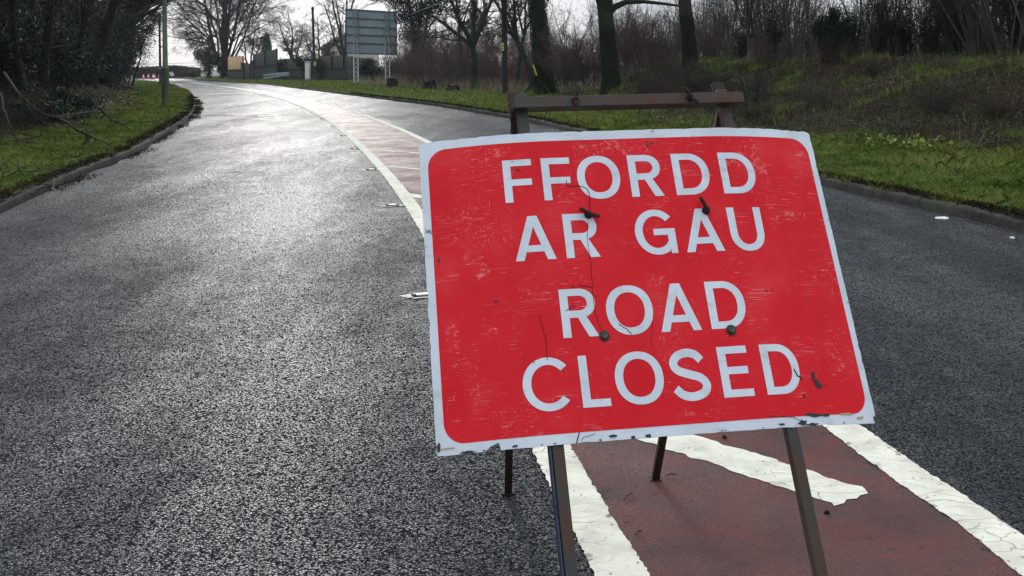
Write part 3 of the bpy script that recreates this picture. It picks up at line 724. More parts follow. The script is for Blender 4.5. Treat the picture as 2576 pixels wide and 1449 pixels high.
for q in range(16):
    t_ = rr.choice((0, 1, 2, 3)); u_ = rr.uniform(-.5, .5)
    x, y = ((u_, -.372) if t_ < 2 else (.521, u_ * .7) if t_ == 2 else (-.521, u_ * .7)); chips.append(blob(x, y, rr.uniform(.001, .004), rr.uniform(.001, .0025), q + 300, 8))
many('paint_chip', chips, .0019, M['black'])
def crack(pts, w0=.0012):
    p = catmull(pts, 3); p = np.array(p); jit = np.random.default_rng(len(pts)).normal(0, .0006, p.shape); jit[0] = jit[-1] = 0
    return thick_line(p + jit, w0)
crs = [crack([(-.165,.245),(-.163,.228),(-.150,.228),(-.131,.227),(-.119,.222),(-.112,.212),(-.1135,.19),(-.116,.165)], .0016), crack([(-.124,.135),(-.131,.09),(-.131,.03),(-.1325,-.03),(-.135,-.075),(-.13,-.11),(-.123,-.137)], .0010),
       crack([(-.268,-.083),(-.262,-.115),(-.258,-.150),(-.259,-.19)], .0012), crack([(-.205,-.080),(-.19,-.073),(-.177,-.071)], .0015), crack([(-.083,-.118),(-.070,-.127),(-.055,-.143)], .0016), crack([(.325,-.245),(.333,-.262),(.343,-.270)], .003),
       crack([(-.206,-.352),(-.209,-.364),(-.215,-.376)], .0022), crack([(-.17,-.358),(-.19,-.363),(-.205,-.370)], .001), crack([(.24,-.348),(.29,-.353),(.32,-.364)], .0012), crack([(-.52,.15),(-.505,.135)], .0012), crack([(0,-.115),(-.008,-.15),(-.012,-.18)], .0007), crack([(-.165,-.02),(-.135,-.028)], .0016)]
many('crack', crs, .00205, M['crack'])
rust = [blob(.478,-.362,.012,.004,61), blob(.44,-.352,.02,.003,62), blob(-.512,.143,.010,.004,63,9,.1), blob(-.50,-.36,.02,.002,64)]
many('rust_stain', rust, .0017, mat_simple('rust_stain', (.30, .17, .06), (.50, .36, .20), 60, .6))
# ---- stand
T = .030
def legs():
    for x in (-.2545, .2865):
        m = MB(); a = flat(x, .490, .022); b = flat(x + (.000 if x < 0 else .012), -1.1245, .022)
        m.beam(a, b, .027, .028, side=BK); m.build('front_leg', M['steel'] , SG, bevel=.003)
    for x, px in ((-.262, 1278.5), (.300, 1648)):
        g = np.array(G(px, 1240 if x < 0 else 1207)); top = flat(x, .462, .062)
        m = MB(); m.beam(top + (top - g) * .012, g, .026, .026, side=(0, 1, .5)); m.build('back_leg', M['rust'], SG, bevel=.003)
        m = MB(); m.box(g + np.array((0, 0, .004)), (.045, .05, .006)); m.build('foot_plate', M['rust'], SG, bevel=.001)
legs()
m = MB(); m.beam(flat(-.2725, -.12, .0225), flat(-.2725, -1.12, .0225), .0035, .026, side=BK); m.build('blue_paint_strip', M['blue'], SG)
m = MB(); m.beam(flat(-.2795, .4525, -.004), flat(.3305, .4525, -.004), .0305, .0305, side=BK); m.build('crossbar', M['steel'], SG, bevel=.0015)
m = MB(); m.beam(flat(-.2815, .4525, -.004), flat(-.2797, .4525, -.004), .024, .024, side=BK); m.build('dark_tube_end', M['black'], SG)  # black block painted in for the shade inside the hollow tube
m = MB(); m.beam(flat(-.262, -.30, .055), flat(.296, -.30, .055), .024, .024, side=BK); m.build('lower_rail', M['steel'], SG)
for x in (-.262, .300):
    m = MB(); m.beam(flat(x, .44, .062), flat(x, .535 if x > 0 else .520, .068), .034, .020, side=BK); m.build('hinge_lug', M['rust'], SG, bevel=.004)
def wing_nut(x, y, d, ang, tilt, L=.027, two=True):
    """bolt end, hub and a pair of wings standing off the face"""
    c = flat(x, y, d); n = -BK
    e1 = EX * math.cos(ang) + UP * math.sin(ang); 
    root = bpy.data.objects.new('wing_nut', None); COL.objects.link(root); root.parent = SG; root.location = Vector(c) - SG.location
    m = MB(); m.tube([c - n * .002, c + n * .004], .0105, 10); m.tube([c + n * .003, c + n * .016], [.0085, .0065], 8); m.tube([c + n * .015, c + n * .024], .0035, 6)
    m.build('hub', M['rust'], root)
    m = MB(); h = c + n * .013
    for sgn in ((1, -1) if two else (1,)):
        a = h + e1 * sgn * .003; b_ = h + e1 * sgn * L + n * (.006 + tilt * sgn * .010)
        mid = (a + b_) / 2
        m.tube([a, a * .6 + b_ * .4, a * .25 + b_ * .75, b_], [.0045, .0052, .0058, .0035], 6)
    m.build('wing', M['rust'], root)
wing_nut(-.121, .152, 0, -.45, 0, .026); wing_nut(.178, .150, 0, 2.05, .3, .034, False)
wing_nut(-.121, .452, -.019, 1.35, 0, .023); wing_nut(.182, .452, -.019, 2.15, 0, .026)
for x, y in ((-.1205, -.1435), (.187, -.148)):
    root = bpy.data.objects.new('coach_bolt', None); COL.objects.link(root); root.parent = SG; root.location = Vector(flat(x, y)) - SG.location
    c = flat(x, y); m = MB(); m.tube([c - BK * .001, c - BK * .0035], .0125, 14); m.build('washer', M['black'], root)
    m = MB(); m.tube([c - BK * .003, c - BK * .008], [.0095, .0075], 10); m.beam(c - BK * .0085 - UP * .009, c - BK * .0085 + UP * .009, .003, .002, side=BK); m.build('bolt_head', M['brass'], root)

# ------------------------------------------------------------------ plants: branching growth, level by level
def rings(Pt, Rd, s, off=0):
    """Pt (M,n,3), Rd (M,n) -> verts, quads"""
    Mn, n, _ = Pt.shape
    t = np.gradient(Pt, axis=1); t /= np.linalg.norm(t, axis=2, keepdims=True) + 1e-9
    mt = t.mean(1); ref = np.where((np.abs(mt[:, 2]) < .75)[:, None], np.array([[0, 0, 1.]]), np.array([[1., 0, 0]]))[:, None, :]
    x = np.cross(t, np.broadcast_to(ref, t.shape)); x /= np.linalg.norm(x, axis=2, keepdims=True) + 1e-9; y = np.cross(t, x)
    a = np.linspace(0, 2 * math.pi, s, endpoint=False)
    V = Pt[:, :, None] + Rd[:, :, None, None] * (x[:, :, None] * np.cos(a)[None, None, :, None] + y[:, :, None] * np.sin(a)[None, None, :, None])
    m_, i_, j_ = np.meshgrid(np.arange(Mn), np.arange(n - 1), np.arange(s), indexing='ij')
    b = (m_ * n + i_) * s; k = (j_ + 1) % s
    Q = np.stack([b + j_, b + k, b + s + k, b + s + j_], -1).reshape(-1, 4) + off
    return V.reshape(-1, 3), Q
def norm(v): return v / (np.linalg.norm(v, axis=-1, keepdims=True) + 1e-9)
def walk(g, p0, d0, L, n, wob, up_, M_):
    """polylines with wandering direction; p0,d0 (M,3), L (M,)"""
    P_ = np.zeros((M_, n, 3)); P_[:, 0] = p0; d = norm(d0)
    for i in range(1, n):
        d = norm(d + g.normal(0, wob, (M_, 3)) + np.array((0, 0, up_)))
        P_[:, i] = P_[:, i-1] + d * (L / (n - 1))[:, None]
    return P_
def grow(g, stems, levels):
    """stems: list of (Pt (n,3), Rd (n,)); levels: dicts kids,t0,t1,ang,len,rad,wob,up,n"""
    out = [(np.array([q[0] for q in stems]), np.array([q[1] for q in stems]))]
    for lv in levels:
        Pp, Rp = out[-1]; Mp, n, _ = Pp.shape; K = lv['kids']; Mk = Mp * K
        idx = np.repeat(np.arange(Mp), K); t = g.uniform(lv.get('t0', .2), lv.get('t1', 1), Mk)
        f = t * (n - 1); i = np.minimum(f.astype(int), n - 2); fr = (f - i)[:, None]
        p0 = Pp[idx, i] * (1 - fr) + Pp[idx, i+1] * fr; r0 = Rp[idx, i] * (1 - fr[:, 0]) + Rp[idx, i+1] * fr[:, 0]
        tg = norm(Pp[idx, i+1] - Pp[idx, i])
        side = norm(np.cross(tg, g.normal(0, 1, (Mk, 3)))); an = np.radians(g.uniform(*lv['ang'], Mk))[:, None]
        d0 = tg * np.cos(an) + side * np.sin(an)
        plen = np.linalg.norm(Pp[:, -1] - Pp[:, 0], axis=1)[idx]
        L = plen * lv['len'] * g.uniform(.55, 1.2, Mk) * (1.15 - .55 * t)
        pts = walk(g, p0, d0, L, lv['n'], lv['wob'], lv['up'], Mk)
        ra = np.minimum(r0 * .8, np.maximum(r0 * lv['rad'], lv.get('rmin', .002)))
        rd = ra[:, None] * np.linspace(1, lv.get('tip', .35), lv['n'])[None]
        out.append((pts, rd))
    return out
def tube_mesh(name, parts, sides, origin):
    Vs = []; Qs = []; n = 0
    for (Pt, Rd), s in zip(parts, sides):
        V, Q = rings(Pt - origin, Rd, s, n); Vs.append(V); Qs.append(Q); n += len(V)
    return np_mesh(name, np.concatenate(Vs), [np.concatenate(Qs)])
def leaves(name, C, size, g, tone=None, flat_=.0, aspect=1.7):
    """small folded leaf faces at centres C"""
    n = len(C); a = norm(g.normal(0, 1, (n, 3)) + np.array((0, 0, -flat_ * .3))); b = norm(np.cross(a, g.normal(0, 1, (n, 3)) + np.array((0, 0, flat_ * 4))))
    s = (size * g.uniform(.6, 1.3, n))[:, None] if np.isscalar(size) else (size * g.uniform(.6, 1.3, n))[:, None]
    up_ = np.cross(a, b)
    V = np.stack([C - a * s * .5, C + b * s * .5 / aspect + up_ * s * .08, C + a * s * .5, C - b * s * .5 / aspect + up_ * s * .08], 1).reshape(-1, 3)
    q = np.arange(n)[:, None] * 4 + np.arange(4)[None]
    tn = g.random(n) if tone is None else np.clip(tone + g.normal(0, .16, n), 0, 1)
    return np_mesh(name, V, [q], attr={'tone': np.repeat(tn, 4)})
def stem_line(base, top, n=7, wob=.03, g=rng):
    base = np.array(base, float); top = np.array(top, float); t = np.linspace(0, 1, n)[:, None]
    L = np.linalg.norm(top - base); p = base + (top - base) * t
    w_ = g.normal(0, wob * L, (n, 3)); w_[0] = 0; w_[-1] *= .3; return p + np.cumsum(w_, 0) * .35 * np.array((1, 1, .3))
def flare(n, r0, r1, f=1.5, base=None):
    t = np.linspace(0, 1, n); return (r0 + (r1 - r0) * t) * (1 + (f - 1) * np.exp(-t * 14))

def bare_tree(name, base, stems, seed, label, cat='tree', group=None, levels=None, bark='bark', twig='twig', ivy=0, ivy_h=4, ivy_size=.09, sides=(9, 6, 4, 3, 3), split=1, ivy_r=.12):
    """stems: list of (points (n,3) absolute, radii (n,)); split = number of levels that belong to the trunk mesh"""
    g = np.random.default_rng(seed); base = np.array(base, float)
    t = thing(name, tuple(base), label, cat, group)
    lv = grow(g, stems, levels)
    mesh_obj('trunk', tube_mesh('trunk', lv[:split + 0], sides, base), M[bark], t, True)
    if len(lv) > split: mesh_obj('crown', tube_mesh('crown', lv[split:], sides[split:], base), M[twig], t, True)
    if ivy:
        Pt, Rd = lv[0]; k = g.integers(0, len(Pt), ivy); f = g.uniform(0, 1, ivy) ** .8 * (Pt.shape[1] - 1.01); i = f.astype(int); fr = (f - i)[:, None]
        c = Pt[k, i] * (1 - fr) + Pt[k, i+1] * fr; r = Rd[k, i]; ok = c[:, 2] - base[2] < ivy_h
        a = g.uniform(0, 2 * math.pi, ivy); c = c + np.stack([np.cos(a), np.sin(a), a * 0], 1) * (r + g.exponential(ivy_r, ivy) * .5 + .01)[:, None]
        mesh_obj('ivy', leaves('ivy', (c - base)[ok], ivy_size, g), M['ivy'], t)
    return t
LV4 = [dict(kids=9, t0=.25, ang=(30, 65), len=.62, rad=.5, wob=.13, up=.05, n=7), dict(kids=8, t0=.15, ang=(25, 60), len=.55, rad=.55, wob=.16, up=.03, n=6),
       dict(kids=7, t0=.15, ang=(25, 60), len=.55, rad=.6, wob=.18, up=.01, n=4, rmin=.006), dict(kids=6, t0=.1, ang=(20, 60), len=.55, rad=.7, wob=.2, up=.0, n=3, rmin=.005)]
def lv(k=(9, 8, 7, 6), ln=(.62, .55, .55, .55), up_=(.05, .03, .01, 0), rmin=.006, wob=(.13, .16, .18, .2), ang=((30, 65), (25, 60), (25, 60), (20, 60)), t0=(.25, .15, .15, .1)):
    return [dict(kids=k[i], t0=t0[i], ang=ang[i], len=ln[i], rad=(.5, .55, .6, .7)[i], wob=wob[i], up=up_[i], n=(7, 6, 4, 3)[i], rmin=rmin if i > 1 else .01) for i in range(len(k))]
def dup(root, loc, rz=0, sc=1.0, label=None, group=None):
    r = root.copy(); COL.objects.link(r); r.location = loc; r.rotation_euler = (0, 0, rz); r.scale = (sc, sc, sc)
    if label: r['label'] = label
    if group: r['group'] = group
    for ch in list(root.children):
        c = ch.copy(); COL.objects.link(c); c.parent = r
    return r

# ---- big bare tree beyond the bend
def big_tree():
    z = 165.; b = P(566, 184, z); b[2] = .3
    g = np.random.default_rng(3); st = []
    for tx, ty, dz, r in ((450, -200, -6, .20), (500, -260, 5, .24), (556, -330, 0, .34), (600, -300, 8, .28), (650, -260, -5, .24), (585, -290, -9, .22), (710, -160, 3, .17), (530, -300, 6, .20)):
        top = P(tx, ty, z + dz); st.append((stem_line(b + g.normal(0, .3, 3) * (1, 1, 0), top, 9, .025, g), flare(9, r, r * .25, 1.4)))
    for tx, ty, r in ((412, 92, .13), (430, 20, .15), (445, 60, .13), (705, 40, .12), (660, -20, .14), (480, 110, .09), (690, 85, .09), (470, -20, .14), (455, 120, .07)):
        p1 = P(538 if tx < 560 else 592, 110, z); top = P(tx, ty, z + g.uniform(-4, 4)); pts = stem_line(p1, top, 9, .03, g); pts[0] = (b + p1) / 2 * (1, 1, 1.0); st.append((pts, flare(9, r, r * .25, 1)))
    bare_tree('bare_tree', b, st, 11, 'biggest leafless tree, many stemmed, rising beyond the tan fence panel', levels=lv((13, 9, 7, 5), (.40, .5, .55, .6), (.02, .0, -.01, -.01), .018, t0=(.15, .1, .1, .1)), sides=(8, 6, 4, 3, 3))
big_tree()
# ---- gnarled garden trees behind the fences
for i, (px, tops, z, lab) in enumerate(((742, ((700, 30), (735, 10), (770, 40), (720, 80)), 150, 'gnarled bare garden tree between the conifer and the wooden pole'),
        (806, ((770, 60), (800, 20), (850, 50), (830, 90), (775, 95)), 142, 'spreading bare garden tree in front of the house, right of the wooden pole'),
        (628, ((610, 60), (640, 40), (668, 70)), 158, 'slim bare tree just left of the green conifer'))):
    b = P(px, 170, z); g = np.random.default_rng(40 + i)
    st = [(stem_line(b, P(tx, ty + 25, z + g.uniform(-3, 3)), 8, .06, g), flare(8, .15, .04, 1.3)) for tx, ty in tops]
    bare_tree('garden_tree', b, st, 50 + i, lab, group='bare trees in the gardens', levels=lv((13, 9, 7, 5), (.5, .55, .55, .5), (.0, .0, .0, 0), .015, wob=(.25, .28, .25, .2)), sides=(7, 5, 4, 3, 3))
# ---- bare trees behind and beside the big road sign
for i, (px, py, tops, z, lab, iv, r) in enumerate((
    (868, 160, ((830, -60), (868, -90), (900, -70), (812, 10), (850, -20)), 150, 'bare upright tree directly behind the grey road sign', 0, .2),
    (1197, 222, ((1120, -30), (1196, -70), (1255, -30), (1090, 40), (1230, 20)), 62, 'mossy forked tree left of the black pole', 900, .20),
    (1352, 226, ((1240, -10), (1290, -60), (1262, 60)), 56, 'dark leaning tree between the black pole and the ivy-clad trunk', 500, .15),
    (1300, 210, ((1330, -40), (1285, -60), (1360, -10)), 60, 'thin tangled tree just right of the black pole', 300, .10))):
    b = P(px, py, z); b[2] = max(b[2], .1); g = np.random.default_rng(70 + i); st = []
    if i == 0:
        st = [(stem_line(b, P(tx, ty, z), 8, .03, g), flare(8, r, r * .3, 1.3)) for tx, ty in tops]
    else:
        fork = P((1190, 1300, 1318)[i-1], (118, 100, 90)[i-1], z)
        for tx, ty in tops:
            top = P(tx, ty, z + g.uniform(-2, 2)); q = stem_line(fork, top, 6, .04, g); lo = stem_line(b, fork, 4, .02, g); lo[-1] = fork
            st.append((np.vstack([lo[:-1], q]), np.concatenate([flare(9, r, r * .28, 1.35)])))
    bare_tree('roadside_tree', b, st, 90 + i, lab, levels=lv((9, 7, 6, 4), (.38, .5, .55, .5), (.03, .0, 0, 0), .008, wob=(.2, .22, .2, .2), t0=(.45, .15, .1, .1)), sides=(8, 6, 4, 3, 3), bark='moss' if i else 'bark', ivy=iv, ivy_h=6, ivy_size=.10, ivy_r=.10)
# ---- three thick trunks on the right
def trunk_tree(base, mid, r0, r1, forks, seed, label, ivy, ivy_h, size, extra=None, bark='moss', ivy_r=.10):
    g = np.random.default_rng(seed); base = np.array(base); mid = np.array(mid); st = []; base[2] = min(base[2], float(height_right(base[:1], base[1:2])[0][0])) - .12
    for top, rr_ in forks:
        lo = stem_line(base, mid, 6, .008, np.random.default_rng(seed)); lo[-1] = mid; hi = stem_line(mid, top, 7, .03, g)
        rad = np.concatenate([flare(6, r0, r1, 1.35)[:-1], np.linspace(r1, rr_, 2)[:1], np.linspace(rr_, rr_ * .35, 6)]); st.append((np.vstack([lo[:-1], hi]), rad))
    return bare_tree('thick_trunked_tree', base, st, seed, label, levels=lv((7, 7, 6, 4), (.4, .5, .55, .5), (.02, 0, -.01, -.02), .007, t0=(.5, .15, .1, .1)), sides=(14, 6, 4, 3, 3), bark=bark, ivy=ivy, ivy_h=ivy_h, ivy_size=size, ivy_r=ivy_r)
z = 51.
b = P(1374, 243, z); b[2] = .08
trunk_tree(b, P(1352, 20, z), .43, .36, [(P(1315, -150, z - 1), .2), (P(1362, -230, z), .24), (P(1400, -120, z + 1), .16)], 201, 'thick ivy-clad trunk rising behind the left end of the crossbar', 15000, 7, .075, ivy_r=.05)
z = 38.
b = P(1540, 182, z); b[2] = 1.05
trunk_tree(b, P(1522, 30, z), .34, .26, [(P(1470, -90, z), .17), (P(1500, -180, z + 1), .18), (P(1560, -150, z - 1), .16)], 202, 'forked mossy trunk on the bank, middle of the three thick trunks', 2600, 1.6, .05, ivy_r=.06)
ft = [o for o in COL.objects if o.name.startswith('thick_trunked_tree')][-1]
m = MB(); pts = [P(1526, 40, z), P(1545, 18, z), P(1575, 5, z), P(1620, 4, z), P(1675, 10, z), P(1730, 18, z)]
m.tube(pts, [.15, .12, .095, .07, .05, .03], 8); m.build('limb', M['moss'], ft, True)
z = 34.
b = P(1738, 156, z); b[2] = 1.42
trunk_tree(b, P(1722, 0, z), .26, .20, [(P(1712, -190, z), .16), (P(1740, -150, z + 1), .10)], 203, 'straight dark trunk at the top of the bank, right of the crossbar', 120, .7, .05, bark='bark', ivy_r=.04)
# ---- ivy stumps and pollards along the bank top
def pollard(px, py, z, h_px, wpx, label, seed, ivy=0, lean=0, shoots=7, sh=1.0, bark='bark'):
    g = np.random.default_rng(seed); b = P(px, py, z); b[2] -= .08; top = P(px + lean, py - h_px, z); r = wpx / 2 * z / F
    t = thing('pollard_trunk', tuple(b), label, 'tree trunk'); lo = stem_line(b, top, 7, .02, g)
    q_ = .62 if ivy > 300 else 1.0; rad = flare(7, r * 1.05 * q_, r * .9 * q_, 1.3) * (1 + .06 * g.normal(0, 1, 7))
    m = MB(); m.tube(lo, rad, 10); m.build('trunk', M[bark], t, True)
    if shoots:
        st = []
        for k in range(shoots):
            s0 = top - (0, 0, g.uniform(0, .3)) + g.normal(0, r * .5, 3); e = s0 + np.array((g.normal(0, .45), g.normal(0, .3), g.uniform(1.2, 2.6) * sh)); st.append((stem_line(s0, e, 6, .04, g), np.linspace(.022, .008, 6)))
        lvv = grow(g, st, lv((6, 5, 3), (.5, .5, .5), (.05, .02, 0), .004))
        mesh_obj('shoots', tube_mesh('shoots', lvv, (5, 4, 3, 3), b), M['twig'], t, True)
    if ivy:
        c = b + (top - b) * g.uniform(0, 1.08, (ivy, 1)) + np.stack([g.normal(0, 1, ivy), g.normal(0, .8, ivy), g.normal(0, .35, ivy)], 1) * (r * .55 + .05)
        mesh_obj('ivy', leaves('ivy', c - b, .055, g), M['ivy'], t)
pollard(1893, 150, 31, 62, 22, 'short jagged stump with hazel shoots, right of the straight trunk', 302, 0, -4, 9, bark='hazel')
pollard(2245, 152, 27, 92, 20, 'tall slim flat topped pollard among the bank hedge', 303, 120, 4, 6)
pollard(2290, 152, 29, 42, 15, 'short post-like stump in the bank hedge gap', 304, 0, 2, 0)
pollard(2388, 155, 26, 72, 26, 'knobbly pollard with dark shoots in the bank hedge', 305, 220, -2, 10)
pollard(1470, 190, 45, 62, 24, 'leaning ivy covered stump left of the forked trunk', 306, 500, -22, 3)
pollard(1425, 198, 48, 60, 26, 'dark stump beside the ivy-clad trunk', 307, 420, -8, 3)
pollard(1975, 148, 30, 38, 12, 'thin leaning broken stump on the bank top', 308, 80, 12, 3)
pollard(2040, 150, 29, 46, 12, 'narrow ivied stake-like stump left of the wide ivy stump', 309, 90, -10, 2)
pollard(2500, 158, 24, 95, 34, 'dark thick stump near the right edge of the bank hedge', 310, 500, 10, 6)
# ---- coppiced hazel, many straight stems from one stool
def coppice(seed, n, h, spread):
    g = np.random.default_rng(seed); st = []
    for k in range(n):
        a = g.uniform(0, 2 * math.pi); rr_ = g.uniform(0, .28); s0 = np.array((math.cos(a) * rr_, math.sin(a) * rr_, -.1))
        e = s0 + np.array((math.cos(a) * g.uniform(.1, spread), math.sin(a) * g.uniform(.1, spread), h * g.uniform(.6, 1.05))); st.append((stem_line(s0, e, 8, .018, g), np.linspace(g.uniform(.016, .034), .007, 8)))
    return grow(g, st, lv((6, 5, 4), (.34, .5, .5), (.06, .03, 0), .0035, t0=(.3, .1, .1)))
cop = []
for i, (n, h, s_) in enumerate(((26, 4.2, 1.5), (18, 3.6, 1.2), (34, 4.8, 1.9))):
    L_ = coppice(400 + i, n, h, s_); m1 = tube_mesh('stems', L_[:1], (6,), np.zeros(3)); m2 = tube_mesh('crown', L_[1:], (4, 3, 3), np.zeros(3)); cop.append((m1, m2))
    m1.materials.append(M['hazel']); m2.materials.append(M['twig'])
def put_coppice(i, px, py, z, label, rz=0, sc=1.0, group=None):
    b = P(px, py, z); t = thing('coppiced_hazel', tuple(b), label, 'shrub', group); t.rotation_euler = (0, 0, rz); t.scale = (sc,) * 3
    for nm, me in (('stems', cop[i][0]), ('crown', cop[i][1])):
        o = bpy.data.objects.new(nm, me); COL.objects.link(o); o.parent = t
    return t
put_coppice(2, 2470, 158, 24.5, 'thickest clump of pale hazel stems near the right edge', .3, 1.0)
put_coppice(0, 2545, 162, 23, 'hazel clump at the extreme right edge of the bank', 1.9, 1.0)
put_coppice(1, 2180, 150, 28, 'hazel clump just right of the wide ivy stump', 2.5, .95)
put_coppice(0, 2320, 150, 29, 'hazel clump left of the knobbly pollard', .8, .85)
put_coppice(1, 1925, 150, 31, 'hazel clump beside the short jagged stump', 4.1, 1.0)
put_coppice(2, 1990, 150, 36, 'hazel clump left of the wide ivy stump', 5.2, .8)
put_coppice(1, 1830, 152, 36, 'hazel clump right of the straight trunk', 3.3, .9)
put_coppice(0, 2420, 152, 28, 'hazel clump right of the knobbly pollard', 2.8, .9)
put_coppice(1, 2620, 168, 20, 'hazel clump just beyond the right edge', 2.0, .9)
# ---- background thicket: bare shrubs, individually planted
def shrub_mesh(seed, n, h, w_, kids, rmin, tw='twigb'):
    g = np.random.default_rng(seed); st = []
    for k in range(n):
        a = g.uniform(0, 2 * math.pi); rr_ = g.uniform(0, w_ * .35); s0 = np.array((math.cos(a) * rr_, math.sin(a) * rr_, -.15))
        e = s0 + np.array((math.cos(a) * g.uniform(.0, w_ * .6), math.sin(a) * g.uniform(0, w_ * .6), h * g.uniform(.45, 1.0))); st.append((stem_line(s0, e, 7, .045, g), np.linspace(g.uniform(.015, .035), .01, 7)))
    L_ = grow(g, st, lv(kids, (.42, .5, .5, .5)[:len(kids)], (.08, .04, 0.02, 0), rmin, wob=(.16, .2, .2, .2), t0=(.1, .1, .1, .1)))
    a = tube_mesh('stems', L_[:1], (4,), np.zeros(3)); b_ = tube_mesh('crown', L_[1:], (3, 3, 3, 3), np.zeros(3)); a.materials.append(M[tw]); b_.materials.append(M[tw]); return a, b_
SH = [shrub_mesh(500, 30, 4.5, 3.5, (7, 6, 5), .008), shrub_mesh(501, 40, 5.0, 4.0, (7, 6, 5), .008), shrub_mesh(502, 24, 6.5, 3.6, (8, 6, 5), .008, 'twig')]
def put_shrub(i, loc, rz, sc, label, group=None, name='bare_shrub'):
    t = thing(name, loc, label, 'shrub', group); t.rotation_euler = (0, 0, rz); t.scale = (sc[0], sc[0], sc[1])
    for nm, me in (('stems', SH[i][0]), ('crown', SH[i][1])):
        o = bpy.data.objects.new(nm, me); COL.objects.link(o); o.parent = t
    return t
g = np.random.default_rng(77)
# brown bushes left of the black pole
for i, (px, z, s_) in enumerate(((1045, 84, .8), (1085, 76, .95), (1130, 72, 1.15), (1165, 78, .9), (1215, 66, .8), (1250, 68, .75), (1020, 98, .9), (1105, 90, 1.0), (1320, 62, .8), (1060, 94, 1.1), (1150, 84, 1.0), (1190, 80, 1.0), (1235, 76, 1.0), (1285, 72, .95), (1340, 70, .9), (1000, 104, .9))):
    u, v = unroll(px, 0); put_shrub((0, 1)[i % 2], (z * u / F, z, .12), g.uniform(0, 6), (s_, s_ * .9), 'dense russet brown thicket bush between the grey road sign and the ivy-clad trunk', 'brown thicket bushes left of the black pole', 'thicket_bush')
for i, px in enumerate(np.linspace(1400, 2600, 17)):
    z = g.uniform(44, 56) + (1700 - px) * .006 * (px < 1700); u, v = unroll(px, 0)
    put_shrub(i % 3, (z * u / F, z, 1.2 if px > 1560 else .6), g.uniform(0, 6), (g.uniform(.7, 1.0), g.uniform(.5, .85)), 'bare twiggy bush in the thicket behind the bank', 'bare bushes behind the bank')
for i, px in enumerate(np.linspace(1350, 2620, 13)):
    z = g.uniform(72, 95); u, v = unroll(px, 0)
    put_shrub((2, 1)[i % 2], (z * u / F, z, .8), g.uniform(0, 6), (g.uniform(1.0, 1.4), g.uniform(.7, 1.15)), 'far bare tree top seen through the bank thicket', 'far bare trees behind the bank', 'far_bare_tree')
for i, px in enumerate((1420, 1455, 1500, 1570, 1600, 1645, 1680, 1770, 1800)):
    z = g.uniform(40, 46); u, v = unroll(px, 0)
    put_shrub(i % 2, (z * u / F, z, .9 if px < 1520 else 1.4), g.uniform(0, 6), (g.uniform(.45, .6), g.uniform(.35, .55)), 'brown twiggy undergrowth between the thick trunks', 'undergrowth bushes between the thick trunks')

# ------------------------------------------------------------------ walls, fences and gate along the far side
def zw(x): return float(np.interp(x, [480, 545, 600, 700, 790, 870, 1000, 1060], [160, 150, 140, 130, 122, 114, 104, 100]))
def panel_on_wall(name, x0, x1, yb, yt, mat, label, cat, thick=.25, z_off=0.0, posts=0, group=None, cap=0, parent=None, part='panel', ragged_top=0):
    """upright slab between two plan points; yb, yt = (left, right) photo rows of its foot and top"""
    A = P(x0, yb[0], zw(x0) + z_off); B = P(x1, yb[1], zw(x1) + z_off); ta = P(x0, yt[0], zw(x0) + z_off)[2]; tb = P(x1, yt[1], zw(x1) + z_off)[2]
    if parent is None: t = thing(name, tuple((A + B) / 2), label, cat, group)
    else: t = parent
    off = np.array(parent_world(t)); d = B - A; d[2] = 0; L = np.linalg.norm(d); d /= L; nrm = np.array((-d[1], d[0], 0)); nrm *= np.sign(nrm[1]) or 1
    n = max(2, int(L / .35)); s = np.linspace(0, 1, n); V = []; uv = []
    gg = np.random.default_rng(int(x0))
    for k in s:
        p = A + (B - A) * k; tp = ta + (tb - ta) * k + ragged_top * gg.normal()
        for q in (0, thick):
            V.append((p[0] + nrm[0] * q, p[1] + nrm[1] * q, p[2] - .15)); V.append((p[0] + nrm[0] * q, p[1] + nrm[1] * q, tp)); uv += [(k * L / 2, 0), (k * L / 2, 1)]
    Fc = []
    for i in range(n - 1):
        a = i * 4; b = a + 4; Fc += [(a, b, b+1, a+1), (a+3, b+3, b+2, a+2), (a+1, b+1, b+3, a+3)]
    Fc += [(0, 1, 3, 2), (4*(n-1), 4*(n-1)+2, 4*(n-1)+3, 4*(n-1)+1)]
    me = np_mesh(part, np.array(V) - off, [np.array(Fc)], uv=uv); mesh_obj(part, me, mat, t)
    for k in range(posts):
        f = k / max(1, posts - 1); p = A + (B - A) * f - nrm * .07; tp = ta + (tb - ta) * f
        m = MB(); m.box((p[0], p[1], (p[2] + tp) / 2), (.1, .1, tp - p[2] + .1)); m.build('post', mat, t)
    if cap:
        m = MB(); m.beam((A[0] + nrm[0]*thick/2, A[1] + nrm[1]*thick/2, ta + .05), (B[0] + nrm[0]*thick/2, B[1] + nrm[1]*thick/2, tb + .05), thick + .12, .09); m.build('coping', M['stone'], t)
    return t
panel_on_wall('stone_wall', 573, 606, (195, 195), (177, 176), M['stone'], 'low stone wall under the new tan fence panel', 'wall', .35, cap=1, part='masonry')
panel_on_wall('fence_panel', 573, 613, (178, 177), (143.5, 141), M['fence_tan'], 'new tan timber fence panel at the bend', 'fence', .06, .3, posts=2)
panel_on_wall('gate_pillar', 606, 613, (195, 195), (160, 160), M['stone'], 'left stone pillar of the driveway gate', 'pillar', .5, -.2, part='masonry', cap=1)
panel_on_wall('driveway_gate', 613.5, 631, (195, 195), (163, 160), M['fence'], 'dark closed driveway gate between two stone pillars', 'gate', .08, .1, posts=2)
panel_on_wall('gate_pillar', 631.5, 638, (195, 195), (158, 158), M['stone'], 'right stone pillar of the driveway gate', 'pillar', .5, -.2, part='masonry', cap=1)
